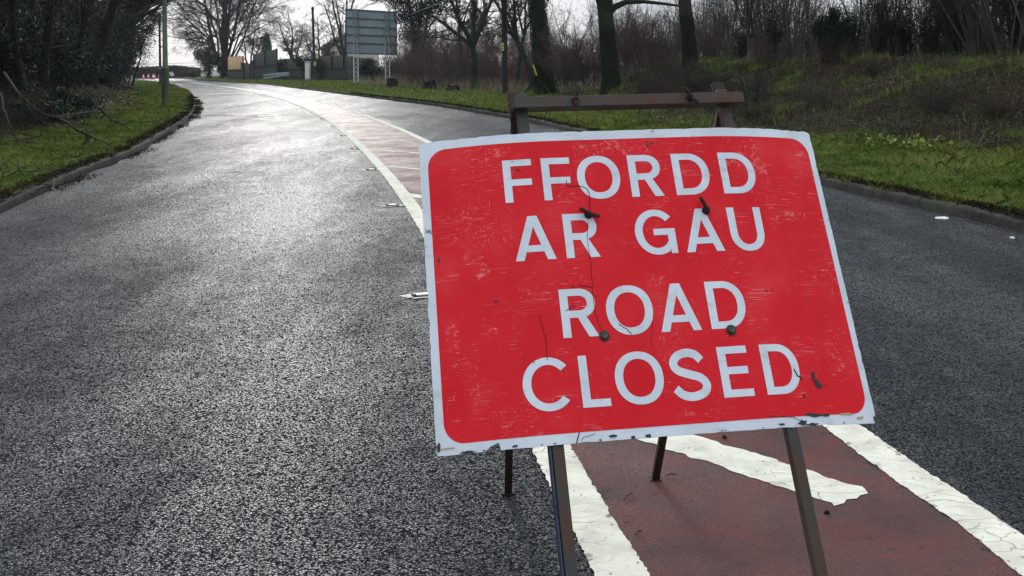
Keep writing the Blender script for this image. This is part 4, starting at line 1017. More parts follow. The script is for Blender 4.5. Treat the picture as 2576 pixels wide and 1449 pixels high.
panel_on_wall('stone_wall', 639, 698, (194, 193), (171.5, 164), M['stone'], 'stone wall under the tall leaning weathered fence', 'wall', .35, cap=1, part='masonry')
panel_on_wall('timber_fence', 639, 698, (172, 165), (137, 123), M['fence'], 'tall weathered timber fence rising beside the green conifer', 'fence', .06, .3, posts=3, ragged_top=.03)
panel_on_wall('ivied_pillar', 699, 716, (196, 196), (150, 150), M['stone'], 'dark square stone pillar at the end of the tall fence', 'pillar', .8, -.4, part='masonry')
panel_on_wall('stone_wall', 717, 872, (198, 201), (176, 172.5), M['stone'], 'long stone wall behind the cabinet and the wooden pole', 'wall', .4, cap=1, part='masonry')
panel_on_wall('timber_fence', 716, 756, (176, 175), (148, 147), M['fence'], 'short weathered fence left of the ivy bush', 'fence', .06, .3, posts=2, ragged_top=.02)
panel_on_wall('timber_fence', 808, 866, (174, 173), (141.5, 139.5), M['fence'], 'weathered timber fence in front of the house', 'fence', .06, .3, posts=3, ragged_top=.02)
panel_on_wall('timber_fence', 867, 935, (174, 173), (140, 150), M['fence'], 'weathered fence continuing behind the grey road sign', 'fence', .06, .3, posts=3, ragged_top=.04)
panel_on_wall('stone_wall', 873, 1035, (201, 208), (172.5, 178), M['stone'], 'overgrown stone wall behind the grey road sign', 'wall', .4, part='masonry', ragged_top=.05)
def leaf_mass(name, c, ext, n, size, mat, label, cat='bush', seed=1, tone=None, lobes=7, stems=True, shell=.55, group=None, drop=0, lrs=1.0):
    """bush: stems plus leaves gathered in uneven lobes; c = centre of the foot"""
    g = np.random.default_rng(seed); c = np.array(c, float); ext = np.array(ext, float); t = thing(name, tuple(c), label, cat, group)
    lc = g.normal(0, .42, (lobes, 3)) * ext * (1, 1, .55) * .62 + np.array((0, 0, ext[2] * .55)); lc[:, 2] = np.clip(lc[:, 2], ext[2] * .15, ext[2] * .9)
    lr = g.uniform(.35, .6, lobes) * lrs
    k = g.integers(0, lobes, n); d = norm(g.normal(0, 1, (n, 3))); r = g.uniform(0, 1, n) ** shell
    q = lc[k] + d * (r * lr[k])[:, None] * ext * (.85, .85, .55); q[:, 2] = np.abs(q[:, 2]) * 1.0
    tn = g.uniform(.2, .8, lobes)[k] * .6 + .2
    mesh_obj('foliage', leaves('foliage', q, size, g, tone=tn if tone is None else tone, flat_=.3), mat, t)
    if stems:
        st = [(stem_line((g.normal(0, .12) * ext[0], g.normal(0, .12) * ext[1], -.1), lc[i], 6, .05, g), np.linspace(.02 + ext[2] * .012, .008, 6)) for i in range(lobes)]
        L_ = grow(g, st, lv((6, 4), (.45, .5), (.03, 0), .006)); mesh_obj('stems', tube_mesh('stems', L_, (5, 3, 3), np.zeros(3)), M['bark'], t, True)
    return t
leaf_mass('ivy_stump', P(2090, 166, 27), (.80, .55, 1.55), 15000, .05, M['ivy'], 'wide ivy-smothered stump on the bank top, right of the sign', 'tree stump', seed=305, lobes=26, tone=.3, lrs=.55)
leaf_mass('ivy_bush', P(776, 196, 119), (2.4, 1.2, 2.7), 5200, .16, M['ivy'], 'dark ivy bush smothering the fence beside the wooden pole', seed=21, lobes=9)
leaf_mass('ivy_bush', P(940, 206, 107), (2.3, .9, 2.3), 5000, .15, M['ever'], 'dark ivy heap on the wall under the grey road sign', seed=22, lobes=10)
leaf_mass('ivy_bush', P(990, 210, 104), (1.6, .9, 2.6), 2600, .15, M['brownleaf'], 'reddish brown shrub behind the right post of the grey road sign', seed=23, lobes=8)
leaf_mass('ivy_bush', P(705, 196, 127), (.8, .8, 2.2), 1500, .14, M['ivy'], 'ivy clump on the dark pillar', seed=24, lobes=5)
leaf_mass('hedge_bush', P(523, 196, 160), (2.4, 2.0, 5.2), 6500, .22, M['brownleaf'], 'tall dark scrubby bush under the biggest leafless tree', seed=25, lobes=11)
leaf_mass('hedge_bush', P(560, 198, 150), (1.0, .8, 3.6), 2600, .18, M['ever'], 'dark evergreen bush between the lamp column and the tan panel', seed=26, lobes=7)
leaf_mass('hedge_bush', P(488, 196, 172), (2.2, 1.4, 1.5), 2200, .18, M['brownleaf'], 'low brown scrub left of the far lamp column', seed=27, lobes=8)
# conifer
def conifer(px, pyb, pyt, z, wpx):
    g = np.random.default_rng(8); b = P(px, pyb, z); h = P(px, pyt, z)[2] - b[2]; w_ = wpx / 2 * z / F
    t = thing('conifer_tree', tuple(b), 'bright green narrow conifer rising behind the tall fence', 'tree')
    m = MB(); m.tube([(0, 0, -.2), (0, 0, h * .9)], [.14, .03], 8); 
    me = bpy.data.meshes.new('trunk'); me.from_pydata([tuple(v) for v in m.V], [], m.Fc); mesh_obj('trunk', me, M['bark'], t)
    n = 9000; f = g.random(n) ** .8; a = g.uniform(0, 2 * math.pi, n)
    prof = w_ * np.clip(1.15 * (1 - f) ** .55, .08, 1) * (1 + .16 * np.sin(a * 5 + f * 31) + .12 * np.sin(a * 3 - f * 17))
    r = prof * g.uniform(.55, 1.0, n) ** .5
    c = np.stack([np.cos(a) * r, np.sin(a) * r, f * h + g.normal(0, .05, n)], 1)
    mesh_obj('foliage', leaves('foliage', c, .17, g, tone=.35 + .4 * g.random(n), aspect=2.6), M['garden'], t)
conifer(672, 175, 83, 150, 32)
# evergreen behind the road sign
def evergreen(px, tops, z, r0, blobs, nleaf, size, seed, label, base_y=200, mat='ever', bark='bark'):
    g = np.random.default_rng(seed); b = P(px, base_y, z); b[2] = max(.1, b[2]); t = thing('evergreen_tree', tuple(b), label, 'tree')
    st = [(stem_line(b, P(tx, ty, z + g.uniform(-1.5, 1.5)), 8, .03, g), flare(8, r0, r0 * .3, 1.3)) for tx, ty in tops]
    L_ = grow(g, st, lv((8, 6, 4), (.4, .5, .5), (.02, 0, 0), .01, t0=(.3, .1, .1)))
    mesh_obj('trunk', tube_mesh('trunk', L_, (8, 5, 3, 3), b), M[bark], t, True)
    C = []; T_ = []
    for (x, y, dz, rx, ry) in blobs:
        c = P(x, y, z + dz); k = int(nleaf * rx * ry / sum(q[3] * q[4] for q in blobs)); s_ = z / F
        d = norm(g.normal(0, 1, (k, 3))) * (g.random(k) ** .5)[:, None]; C.append(c + d * (rx * s_, (rx + ry) / 2 * s_, ry * s_)); T_.append(np.full(k, g.uniform(.2, .8)))
    mesh_obj('foliage', leaves('foliage', np.concatenate(C) - b, size, g, tone=np.concatenate(T_), flat_=.4), M[mat], t)
    return t
evergreen(1050, ((1010, -40), (1060, -90), (1090, 0)), 92, .25, [(960, -15, 0, 45, 22), (1010, 5, 1, 48, 30), (1050, 40, 0, 42, 34), (1090, 15, -1, 45, 36), (1030, 85, 1, 34, 30), (1065, 95, 0, 36, 26), (1120, -20, 0, 55, 28), (1010, 45, 2, 24, 20), (1075, 130, 1, 30, 26), (1045, 150, 1, 26, 24)], 17000, .17, 31, 'large dark evergreen tree right of the grey road sign')
evergreen(1165, ((1150, -40), (1210, -60)), 74, .16, [(1150, 30, 1, 26, 20), (1205, 60, 1, 24, 24), (1225, 90, 0, 26, 26), (1175, 70, 1, 22, 20), (1235, 120, 0, 22, 22), (1140, -5, 0, 28, 18)], 4200, .12, 32, 'thin ivy-leaved tree behind the mossy forked tree', mat='ivy')

# ---- house behind the fence
def house():
    z = 168.; b = P(868, 170, z); b[2] = .3
    t = thing('pale_house', tuple(b), 'pale rendered house with slate roof, half hidden behind the grey road sign', 'house')
    o = np.array(b); W_ = 11.; D_ = 7.; H_ = 4.4; x0 = P(806, 0, z)[0] - o[0]; x1 = x0 + W_
    e0 = P(806, 122, z)[2] - o[2]; rdg = P(870, 83, z)[2] - o[2]; xm = P(872, 0, z)[0] - o[0]; x1 = 2 * xm - x0
    m = MB(); m.add([(x0, 0, -.6), (x1, 0, -.6), (x1, 0, e0), (xm, 0, rdg), (x0, 0, e0), (x0, D_, -.6), (x1, D_, -.6), (x1, D_, e0), (xm, D_, rdg), (x0, D_, e0)],
        [(0,1,2,3,4), (9,8,7,6,5), (0,4,9,5), (1,6,7,2), (0,5,6,1)])
    def bld(m, nm, mt, par=t):
        me = bpy.data.meshes.new(nm); me.from_pydata([tuple(map(float, v)) for v in m.V], [], m.Fc); me.update(); return mesh_obj(nm, me, mt, par)
    bld(m, 'wall', M['render'])
    roof = bpy.data.objects.new('roof', None)
    m = MB()
    for s, xe in ((-1, x0), (1, x1)):
        ex = xe + s * .45; ez = e0 - .45 * (rdg - e0) / abs(xm - x0)
        m.add([(xm, -.5, rdg + .06), (ex, -.5, ez + .06), (ex, D_ + .5, ez + .06), (xm, D_ + .5, rdg + .06), (xm, -.5, rdg + .22), (ex, -.5, ez + .22), (ex, D_ + .5, ez + .22), (xm, D_ + .5, rdg + .22)],
              [(0,1,2,3), (7,6,5,4), (0,4,5,1), (1,5,6,2), (2,6,7,3)])
    r = bld(m, 'roof', M['slate'])
    m = MB(); m.box((xm - 1.1, 1.2, rdg + .3), (.9, .7, 1.8)); m.box((xm - 1.1, 1.2, rdg + 1.25), (1.0, .8, .14)); m.tube([(xm - 1.1, 1.2, rdg + 1.3), (xm - 1.1, 1.2, rdg + 1.65)], .13, 8); bld(m, 'chimney', M['render'], r)
    m = MB()
    for s, xe in ((-1, x0), (1, x1)): m.beam((xm, -.53, rdg - .02), (xe + s * .45, -.53, e0 - .45 * (rdg - e0) / abs(xm - x0) - .02), .05, .20, side=(0, 1, 0))
    bld(m, 'bargeboard', M['white'])
    for px, py, w_, h_ in ((857, 121, .8, .8), (839, 134, .45, .7), (873, 130, .4, .8), (862, 136, .6, 1.3)):
        c = P(px, py, z) - o; m = MB(); 
        for q, dd in (((c[0] - w_/2 - .05, -.04, c[2]), (.1, .12, h_ + .2)), ((c[0] + w_/2 + .05, -.04, c[2]), (.1, .12, h_ + .2)), ((c[0], -.04, c[2] + h_/2 + .05), (w_, .12, .1)), ((c[0], -.06, c[2] - h_/2 - .05), (w_ + .1, .18, .1))): m.box(q, dd)
        wdw = bld(m, 'window', M['white']); m = MB(); m.box((c[0], -.02, c[2]), (w_, .02, h_)); bld(m, 'pane', M['glass'], wdw)
house()

# ------------------------------------------------------------------ poles, road sign, cabinet, barrier
def lbuild(m, nm, mt, par, smooth=False, bevel=0):
    return m.build(nm, mt, par, smooth, bevel)
# near lamp column
b = np.array(G(417, 262, .14)); h = 8.5; sc_ = b[1] / F
t = thing('lamp_column', tuple(b), 'green algae-stained lamp column on the left verge', 'lamp post')
m = MB(); m.tube([b + (0, 0, -.2), b + (0, 0, 1.30), b + (0, 0, 1.42), b + (0, 0, 1.46)], [.148, .140, .150, .105], 14); lbuild(m, 'base', M['greenpole'], t, False)
m = MB(); m.tube([b + (0, 0, 1.44), b + (0, 0, h)], [.105, .055], 12); lbuild(m, 'shaft', M['greenpole'], t, True)
m = MB(); m.tube([b + (0, 0, h - .05), b + (.15, 0, h + .35), b + (.7, 0, h + .6), b + (1.3, 0, h + .65)], .04, 8); lbuild(m, 'arm', M['greenpole'], t, True)
m = MB(); m.box(b + (1.6, 0, h + .66), (.7, .24, .14)); lbuild(m, 'lantern', M['galv'], t, False, .03)
m = MB(); m.box(b + (.0, -.149, 1.0), (.14, .02, .5)); lbuild(m, 'access_door', M['greenpole'], t)
# pole behind it
z = 100.; b = P(403.5, 209, z); b[2] = .05
t = thing('telegraph_pole', tuple(b), 'slim dark telegraph pole just left of the green lamp column', 'telegraph pole')
tp = P(401, 33, z); m = MB(); m.tube([b - (0, 0, .2), tp], [.12, .085], 10); lbuild(m, 'pole', M['bark'], t, True)
m = MB(); m.tube([P(403, 172, z) - (0, 0, .05), P(403, 172, z) + (0, 0, .05)], .135, 10); lbuild(m, 'band', M['galv'], t)
for s in (-1, 1):
    m = MB(); m.box(tp + (s * .12, 0, -.15), (.10, .1, .14)); lbuild(m, 'insulator', M['galv'], t)
# far lamp column
z = 160.; b = P(554, 192, z); t = thing('lamp_column', tuple(b), 'thin pale lamp column in front of the biggest leafless tree', 'lamp post')
hh = P(549, 20, z)[2]; tpp = np.array((b[0] - .25, z, hh)); m = MB(); m.tube([b, b + (0, 0, 1.4)], .14, 10); lbuild(m, 'base', M['galv'], t, True)
m = MB(); m.tube([b + (0, 0, 1.3), tpp], [.10, .06], 10); lbuild(m, 'shaft', M['galv'], t, True)
m = MB(); m.tube([tpp, tpp + (-.3, -.3, .35), tpp + (-1.0, -.8, .5)], .04, 8); lbuild(m, 'arm', M['galv'], t, True)
m = MB(); m.box(tpp + (-1.3, -1.0, .5), (.7, .3, .13)); lbuild(m, 'lantern', M['galv'], t, False, .03)
# wooden pole with yellow plate near the cabinet
z = 116.; b = P(791.5, 199, z); tpw = P(786.5, 17, z); t = thing('telegraph_pole', tuple(b), 'wooden telegraph pole with a yellow plate beside the pale cabinet', 'telegraph pole')
m = MB(); m.tube([b - (0, 0, .2), b * .7 + tpw * .3, tpw], [.165, .145, .115], 10); lbuild(m, 'pole', M['bark'], t, True)
m = MB(); q = P(793, 160, z); m.box(q + (0, -.17, 0), (.24, .02, .40)); lbuild(m, 'notice_plate', M['yellow'], t)
m = MB(); q = P(793, 160, z); 
for k_ in range(3): m.box(q + (0, -.183, .09 - .09 * k_), (.15, .004, .03))
lbuild(m, 'notice_print', M['black'], t)
for s in (-1, 1):
    m = MB(); m.tube([tpw + (s * .12, 0, -.3), tpw + (s * .16, 0, -.1)], .045, 6); lbuild(m, 'insulator', M['galv'], t)
polew = tpw
# black pole at the verge
z = 53.; b = P(1270.5, 237, z); b[2] = .08; tpb = P(1267, -160, z); t = thing('telegraph_pole', tuple(b), 'thick black pole with a small yellow plate left of the sign stand', 'telegraph pole')
m = MB(); m.tube([b - (0, 0, .2), tpb], [.145, .125], 14); lbuild(m, 'pole', M['pole'], t, True)
m = MB(); q = P(1265.2, 118, z); m.box(q + (0, -.13, 0), (.10, .02, .38)); lbuild(m, 'warning_plate', M['yellow'], t)
m = MB()
m.box(q + (0, -.143, .05), (.05, .004, .10)); m.box(q + (0, -.143, -.10), (.06, .004, .03)); lbuild(m, 'warning_print', M['black'], t)
m = MB(); m.box(P(1262, 139, z) + (0, -.12, 0), (.03, .02, .22)); lbuild(m, 'small_tag', M['white'], t)
for k_, (a_, c_) in enumerate((((1341, 163), (1350, 190)), )):
    p0 = P(*a_, 49.5); p1 = P(*c_, 49.5); t2 = thing('yellow_guy_guard', tuple(p1), 'slanting yellow guard rod at the foot of the ivy-clad trunk', 'guard'); m = MB(); m.tube([p0, p1], .035, 8); lbuild(m, 'rod', M['yellow'], t2)
# cables
def cable(pts, label, r=.012, sag=.3, name='overhead_cable', group=None):
    a, b_ = np.array(pts[0]), np.array(pts[1]); tt = np.linspace(0, 1, 14)[:, None]; q = a + (b_ - a) * tt; q[:, 2] -= (4 * sag * tt * (1 - tt))[:, 0]
    m = MB(); m.tube(q, r, 5); o = m.build(name, M['wire']); tag(o, label, 'cable', group)
cable((polew - (0, 0, .1), P(905, -62, 100)), 'cable running up to the right from the wooden pole top', .016)
cable((polew - (0, 0, .25), P(905, 80, 130)), 'cable sloping down right from the wooden pole towards the house', .014)
cable((polew - (0, 0, .6), P(640, 72, 165)), 'cable running left from the wooden pole behind the bare trees', .014, .6)
cable((P(960, 60, 96), P(1140, -8, 70)), 'pale cable rising right from behind the grey road sign', .014, .1)
for i_, (ya, yb_) in enumerate(((160, 153), (166, 161), (171, 168))):
    cable((P(300, ya, 420), P(580, yb_, 460)), ('highest', 'middle', 'lowest')[i_] + ' of the far power lines above the distant hedge', .05, .5, 'power_line', 'far power lines')
# big grey road sign seen from behind
def big_sign():
    z = 99.; s_ = z / F; b = P(896, 209, z); b[2] = .08
    t = thing('direction_sign', tuple(b), 'big grey back of a direction sign on two lattice posts', 'road sign')
    c = [P(868, 140, z), P(999, 142 - 2, z)]
    TL = P(869, 22, z + .2); BL_ = P(870.5, 138.5 - 3, z + .2); TR = P(998.5, 30, z - 1.2); BR_ = P(998.5, 139, z - 1.2)
    def slab(corners, d0, d1, nm, mat, par=t):
        m = MB(); c_ = [np.array(q) for q in corners]; n_ = np.cross(c_[1] - c_[0], c_[3] - c_[0]); n_ /= np.linalg.norm(n_); n_ *= -np.sign(n_[1])
        V = [q + n_ * d0 for q in c_] + [q + n_ * d1 for q in c_]; m.add(V, [(0,1,2,3), (7,6,5,4), (0,4,5,1), (1,5,6,2), (2,6,7,3), (3,7,4,0)]); return m.build(nm, mat, par)
    slab((BL_, BR_, TR, TL), -.06, 0, 'plate', M['signback'])
    for f in (.01, .20, .385, .57, .755, .985):
        a0 = TL + (BL_ - TL) * f; a1 = TR + (BR_ - TR) * f; dz = np.array((0, 0, .055))
        slab((a0 - dz, a1 - dz, a1 + dz, a0 + dz), .003, .06, 'rail', M['signrail'])
    for f in (.012, .985):
        m = MB(); a0 = TL + (TR - TL) * f; a1 = BL_ + (BR_ - BL_) * f; m.beam(a0 - (0, .03, 0), a1 - (0, .03, 0), .05, .05, side=(0, 1, 0)); m.build('edge_bar', M['signrail'], t)
    for px, yb, ztop, pb in ((893.5, 209, 22, 896), (972, 199, 27, 975.5)):
        f = (px - 869) / 130; y_ = z + .2 - 1.4 * f - .22; top = P(px, ztop, y_); bot = P(pb, yb, y_); bot[2] = .05; hw = .19
        root = bpy.data.objects.new('lattice_post', None); COL.objects.link(root); root.parent = t; root.location = Vector(bot) - t.location
        ch = []
        for sx_ in (-1, 1):
            m = MB(); m.tube([bot + (sx_ * hw, 0, 0), top + (sx_ * hw, 0, 0)], .040, 8); m.build('chord', M['galv'], root, True)
        m = MB(); n = int((top[2] - bot[2]) / .42)
        for k_ in range(n):
            p0 = bot + (top - bot) * k_ / n; p1 = bot + (top - bot) * (k_ + 1) / n; sg = 1 if k_ % 2 else -1
            m.tube([p0 + (sg * hw, 0, 0), p1 + (-sg * hw, 0, 0)], .02, 5); m.tube([p0 + (-sg * hw, .05, 0), p1 + (sg * hw, .05, 0)], .02, 5)
        m.build('lacing', M['galv'], root, True)
big_sign()
# cabinet
z = 118.; b = P(778, 200, z); t = thing('utility_cabinet', tuple(b), 'pale grey roadside cabinet left of the wooden pole', 'utility cabinet'); s_ = z / F
m = MB(); m.box(b + (-.12, 0, .95), (.52, .9, 1.9)); o = m.build('body', M['cab'], t, False, .02)
m = MB(); m.box(b + (-.12, 0, 1.94), (.60, 1.0, .06)); m.build('lid', M['cab'], t, False, .01)
m = MB(); m.box(b + (-.12, -.46, .95), (.44, .012, 1.6)); d_ = m.build('door', M['white'], t); m = MB(); m.box(b + (.04, -.472, 1.0), (.03, .02, .16)); m.build('handle', M['black'], d_)
# crash barrier
def barrier():
    z = 128.; A = P(663, 190, z); B = P(727, 184, z - 6); t = thing('crash_barrier', tuple((A + B) / 2), 'short twisted steel crash barrier in front of the stone walls', 'crash barrier')
    for dz, nm in ((0, 'upper_rail'), (-.36, 'lower_rail')):
        a = A + (0, 0, dz); b_ = B + (0, 0, dz * .5); m = MB()
        for k_, (dy, dh) in enumerate(((0, .09), (-.05, .045), (0, 0), (-.05, -.045), (0, -.09))):
            m.tube([a + (0, dy, dh), (a + b_) / 2 + (0, dy, dh + .03), b_ + (0, dy, dh)], .035, 6)
        m.build(nm, M['signback'], t, True)
    for f in (.12, .45, .8):
        p = A + (B - A) * f; m = MB(); m.box((p[0], p[1] + .1, p[2] - .35), (.16, .12, 1.0)); m.build('post', M['bark'], t)
barrier()
# far sign at the left edge of the gap
z = 185.; b = P(333, 194, z); b[2] = .1; t = thing('direction_sign', tuple(b), 'small far grey sign at the edge of the dark left wood', 'road sign')
m = MB(); c0 = P(296, 163, z); c1 = P(340.5, 152, z); m.box(((c0[0] + c1[0]) / 2, z, (c0[2] + c1[2]) / 2), (c1[0] - c0[0], .06, c1[2] - c0[2])); m.build('plate', M['signrail'], t)
for px in (315.5, 331):
    m = MB(); p = P(px, 194, z); m.tube([(p[0], z + .06, .05), (p[0], z + .06, c1[2] - .05)], .07, 8); m.build('post', M['galv'], t, True)
# leaning dark board by the hedge
z = 190.; b = P(431, 191, z); b[2] = .1; s_ = z / F; t = thing('leaning_board', tuple(b), 'grey board propped against the far hedge', 'board'); m = MB()
m.add([P(428, 191, z), P(438.5, 191, z), P(434.5, 181, z + .5), P(426, 181, z + .5), P(428, 191, z) + (0, .08, 0), P(438.5, 191, z) + (0, .08, 0), P(434.5, 181, z + .5) + (0, .08, 0), P(426, 181, z + .5) + (0, .08, 0)], [(0,1,2,3), (7,6,5,4), (0,4,5,1), (1,5,6,2), (2,6,7,3), (3,7,4,0)]); m.build('sheet', M['signback'], t)
m = MB(); m.tube([P(436, 191, z + 1.0), P(431, 182, z + .5)], .03, 5); m.build('prop', M['galv'], t)
# cones
zc = 176.
def cone():
    t = thing('traffic_cone', (0, 0, 0), 'x', 'traffic cone'); n = 16
    def lb(m, nm, mt):
        me = bpy.data.meshes.new(nm); me.from_pydata([tuple(map(float, v)) for v in m.V], [], m.Fc); me.update(); mesh_obj(nm, me, mt, t)
    m = MB(); m.box((0, 0, .03), (.40, .40, .06)); m.tube([(0, 0, .06), (0, 0, .30)], [.17, .14], n); m.tube([(0, 0, .72), (0, 0, 1.0)], [.08, .035], n); lb(m, 'body', M['cone'])
    m = MB(); m.tube([(0, 0, .29), (0, 0, .73)], [.155, .085], n); lb(m, 'sleeve', M['conew']); return t
c0 = cone(); cl = [(361, 'leftmost'), (369, 'second from the left'), (376, 'third from the left'), (383.5, 'fourth from the left'), (391, 'second from the right'), (398, 'rightmost')]
for i_, (px, w_) in enumerate(cl):
    u, v = unroll(px, 190); loc = (zc * u / F, zc + (0, .8, -.5, .3, -.4, .6)[i_], 0.003); o = c0 if i_ == 0 else dup(c0, loc); o.location = loc; o['group'] = 'cones on the far side of the road'
    o['label'] = f'red and white traffic cone, {w_} of the far row'
# road studs in pale patches, white paint standing for their puddles' reflection
studs = [(1062, 745), (987, 518), (934, 428), (892, 375), (864, 342), (838, 319), (811, 299), (785, 283), (757, 272)]
def stud():
    t = thing('road_stud', (0, 0, 0), 'x', 'road stud'); g = np.random.default_rng(4)
    def lb(m, nm, mt):
        me = bpy.data.meshes.new(nm); me.from_pydata([tuple(map(float, v)) for v in m.V], [], m.Fc); me.update(); mesh_obj(nm, me, mt, t)
    a = np.linspace(0, 2 * math.pi, 26, endpoint=False); r = 1 + .28 * g.normal(0, .6, 26)
    V = np.stack([np.cos(a) * .125 * r, np.sin(a) * .085 * r, np.full(26, .0035)], 1); m = MB(); m.add(list(V) + [(0, 0, .0038)], [(i, (i + 1) % 26, 26) for i in range(26)]); lb(m, 'puddle_shine', M['line'])
    m = MB(); m.box((0, 0, .006), (.13, .09, .010)); lb(m, 'casting', M['stud_rubber'])
    m = MB(); m.box((0, 0, .013), (.085, .05, .006)); lb(m, 'insert', M['white'])
    m = MB()
    for s in (-1, 1): m.box((s * .055, 0, .014), (.018, .07, .012))
    lb(m, 'shoulder', M['stud_rubber']); return t
c0 = stud(); ords = ['half hidden behind the left edge of the sign', 'nearest clear of the sign', 'second clear of the sign', 'third clear of the sign', 'fourth clear of the sign', 'fifth clear of the sign', 'sixth clear of the sign', 'seventh clear of the sign', 'farthest visible']
for i_, (px, py) in enumerate(studs):
    p = G(px, py); o = c0 if i_ == 0 else dup(c0, p); o.location = (p[0], p[1], .002); o.rotation_euler = (0, 0, .3 + .1 * i_); o['group'] = 'road studs beside the left white line'; o['label'] = f'road stud in a pale patch, {ords[i_]}'
# tree stumps on the right verge
for i_, (px, py, wpx, hpx, lab) in enumerate(((987, 219, 26, 21, 'black stump at the foot of the right lattice post'), (1081, 224, 30, 19, 'flat topped black stump, middle of the three verge stumps'), (1139, 228, 28, 15, 'low brown stump, rightmost of the three verge stumps'))):
    z = G(px, py, .14)[1]; b = np.array(G(px, py, .14)); g = np.random.default_rng(600 + i_); r = wpx / 2 * z / F; h = hpx * z / F; t = thing('tree_stump', tuple(b), lab, 'tree stump', 'cut stumps on the right verge')
    n = 22; a = np.linspace(0, 2 * math.pi, n, endpoint=False); lob = 1 + .16 * np.sin(a * 5 + i_) + .10 * g.normal(0, 1, n); m = MB(); V = []
    for hh_, sc2 in ((-.1, 1.25), (.15, 1.05), (h * .6, .95), (h, .92)): V += [(b[0] + math.cos(q) * r * l * sc2, b[1] + math.sin(q) * r * l * sc2, b[2] + hh_ + (.05 * g.normal() if hh_ > .3 else 0)) for q, l in zip(a, lob)]
    Fc = [(k_*n+j, k_*n+(j+1) % n, (k_+1)*n+(j+1) % n, (k_+1)*n+j) for k_ in range(3) for j in range(n)] + [tuple(range(3*n, 4*n))]; m.add(V, Fc); m.build('trunk', M['pole'] if i_ < 2 else M['bark'], t)
    c = b + np.stack([g.normal(0, r * 1.2, 260), g.normal(0, r * .9, 260), np.abs(g.normal(0, h * .22, 260))], 1); mesh_obj('dead_stalks', leaves('dead_stalks', c - b, .10, g, aspect=6), M['litter'], t)
# black hollow bush on the bank
leaf_mass('dark_bramble_clump', P(1800, 240, 29) , (.95, .5, .55), 3000, .035, M['ever'], 'black rounded bramble clump on the bank behind the right end of the crossbar', seed=61, lobes=9, tone=.12)
# far hedge
def hedge():
    z0 = 205.; pts = [(306, 178), (380, 176), (440, 172), (500, 170)]
    g = np.random.default_rng(9); t = thing('clipped_hedge', tuple(P(400, 192, z0)), 'long brown clipped hedge across the far side of the bend', 'hedge'); b = np.array(t.location)
    n = 26000; px = g.uniform(300, 505, n); top = np.interp(px, [300, 350, 390, 440, 470, 505], [171, 171, 168, 165, 168, 172]) + g.normal(0, 1.0, n)
    f = g.random(n); y0 = 190.; z = z0 + g.uniform(-.8, .8, n); u = (px - 1288) - ROLL * (180 - HZ); X_ = z * u / F
    vt = (top - HZ) + ROLL * (px - 1288); Zt = EYE - z0 * vt / F; Z_ = -.1 + f * (Zt + .1)
    c = np.stack([X_, z, Z_], 1); mesh_obj('foliage', leaves('foliage', c - b, .28, g, aspect=2.5), M['brownleaf'], t)
    m = MB()
    for q in range(26):
        x = -78 + q * .62 * 1.0; m.tube([(x - 1, z0, 0), (x - 1 + g.normal(0, .2), z0, g.uniform(1.2, 2.2))], .03, 4)
    m.build('stems', M['twigb'], t)
hedge()

# ------------------------------------------------------------------ the dark wood on the left
def wood_mass(seed, h, w_, nl, size, n_st):
    """ivy-hung understorey tree: leaning stems, foliage in hanging clumps"""
    g = np.random.default_rng(seed); st = []
    for k in range(n_st):
        a = g.uniform(0, 6.28); s0 = np.array((g.normal(0, w_ * .25), g.normal(0, w_ * .25), -.3)); e = s0 + np.array((math.cos(a) * w_ * .5, math.sin(a) * w_ * .5, h * g.uniform(.7, 1)))
        st.append((stem_line(s0, e, 9, .035, g), flare(9, g.uniform(.05, .11), .03, 1.3)))
    L_ = grow(g, st, lv((9, 6, 4), (.35, .5, .5), (-.02, -.04, -.05), .007, t0=(.1, .1, .1)))
    C = []; T_ = []
    pts = np.concatenate([L_[1][0][:, 2:].reshape(-1, 3), L_[2][0].reshape(-1, 3)])
    k = g.integers(0, len(pts), nl); c = pts[k] + g.normal(0, .22, (nl, 3)) * (1, 1, 1.1); tn = .25 + .3 * vnoise(c[:, 0] * 1.3, c[:, 2] * 1.3 + c[:, 1]) 
    a = tube_mesh('stems', L_, (7, 4, 3, 3), np.zeros(3)); a.materials.append(M['bark']); b_ = leaves('foliage', c, size, g, tone=tn, flat_=.5); b_.materials.append(M['ever']); return a, b_
WM = [wood_mass(700, 6.5, 3.6, 24000, .10, 5), wood_mass(701, 7.5, 4.4, 26000, .10, 6), wood_mass(702, 5.0, 3.4, 20000, .085, 6)]
def put_wood(i, x, y, rz, sc, label, group, name='ivy_hung_tree', szz=1.0):
    z = float(height_left(np.array([x]), np.array([y]))[0][0]); t = thing(name, (x, y, z - .1), label, 'tree', group); t.rotation_euler = (0, 0, rz); t.scale = (sc, sc, sc * szz)
    for nm, me in (('stems', WM[i][0]), ('foliage', WM[i][1])):
        o = bpy.data.objects.new(nm, me); COL.objects.link(o); o.parent = t
g = np.random.default_rng(88)
for i, y in enumerate((16, 20, 24.5, 29, 33.5, 38, 43, 48, 54, 60, 66, 73, 80, 87, 93)):
    x = float(fx(WL, y)) - g.uniform(3.6, 4.6) * (1 if y < 70 else .65); put_wood(i % 3, x, y, g.uniform(0, 6), g.uniform(.85, 1.1), 'dark evergreen tree in the front edge of the left wood', 'evergreen trees at the front of the left wood')
for i, y in enumerate((14, 21, 28, 35, 42, 50, 58, 67, 77, 88)):
    x = float(fx(WL, y)) - g.uniform(6.5, 8); put_wood((i + 1) % 3, x, y + 1, g.uniform(0, 6), g.uniform(1.15, 1.4), 'dark evergreen tree deeper in the left wood', 'evergreen trees deeper in the left wood')
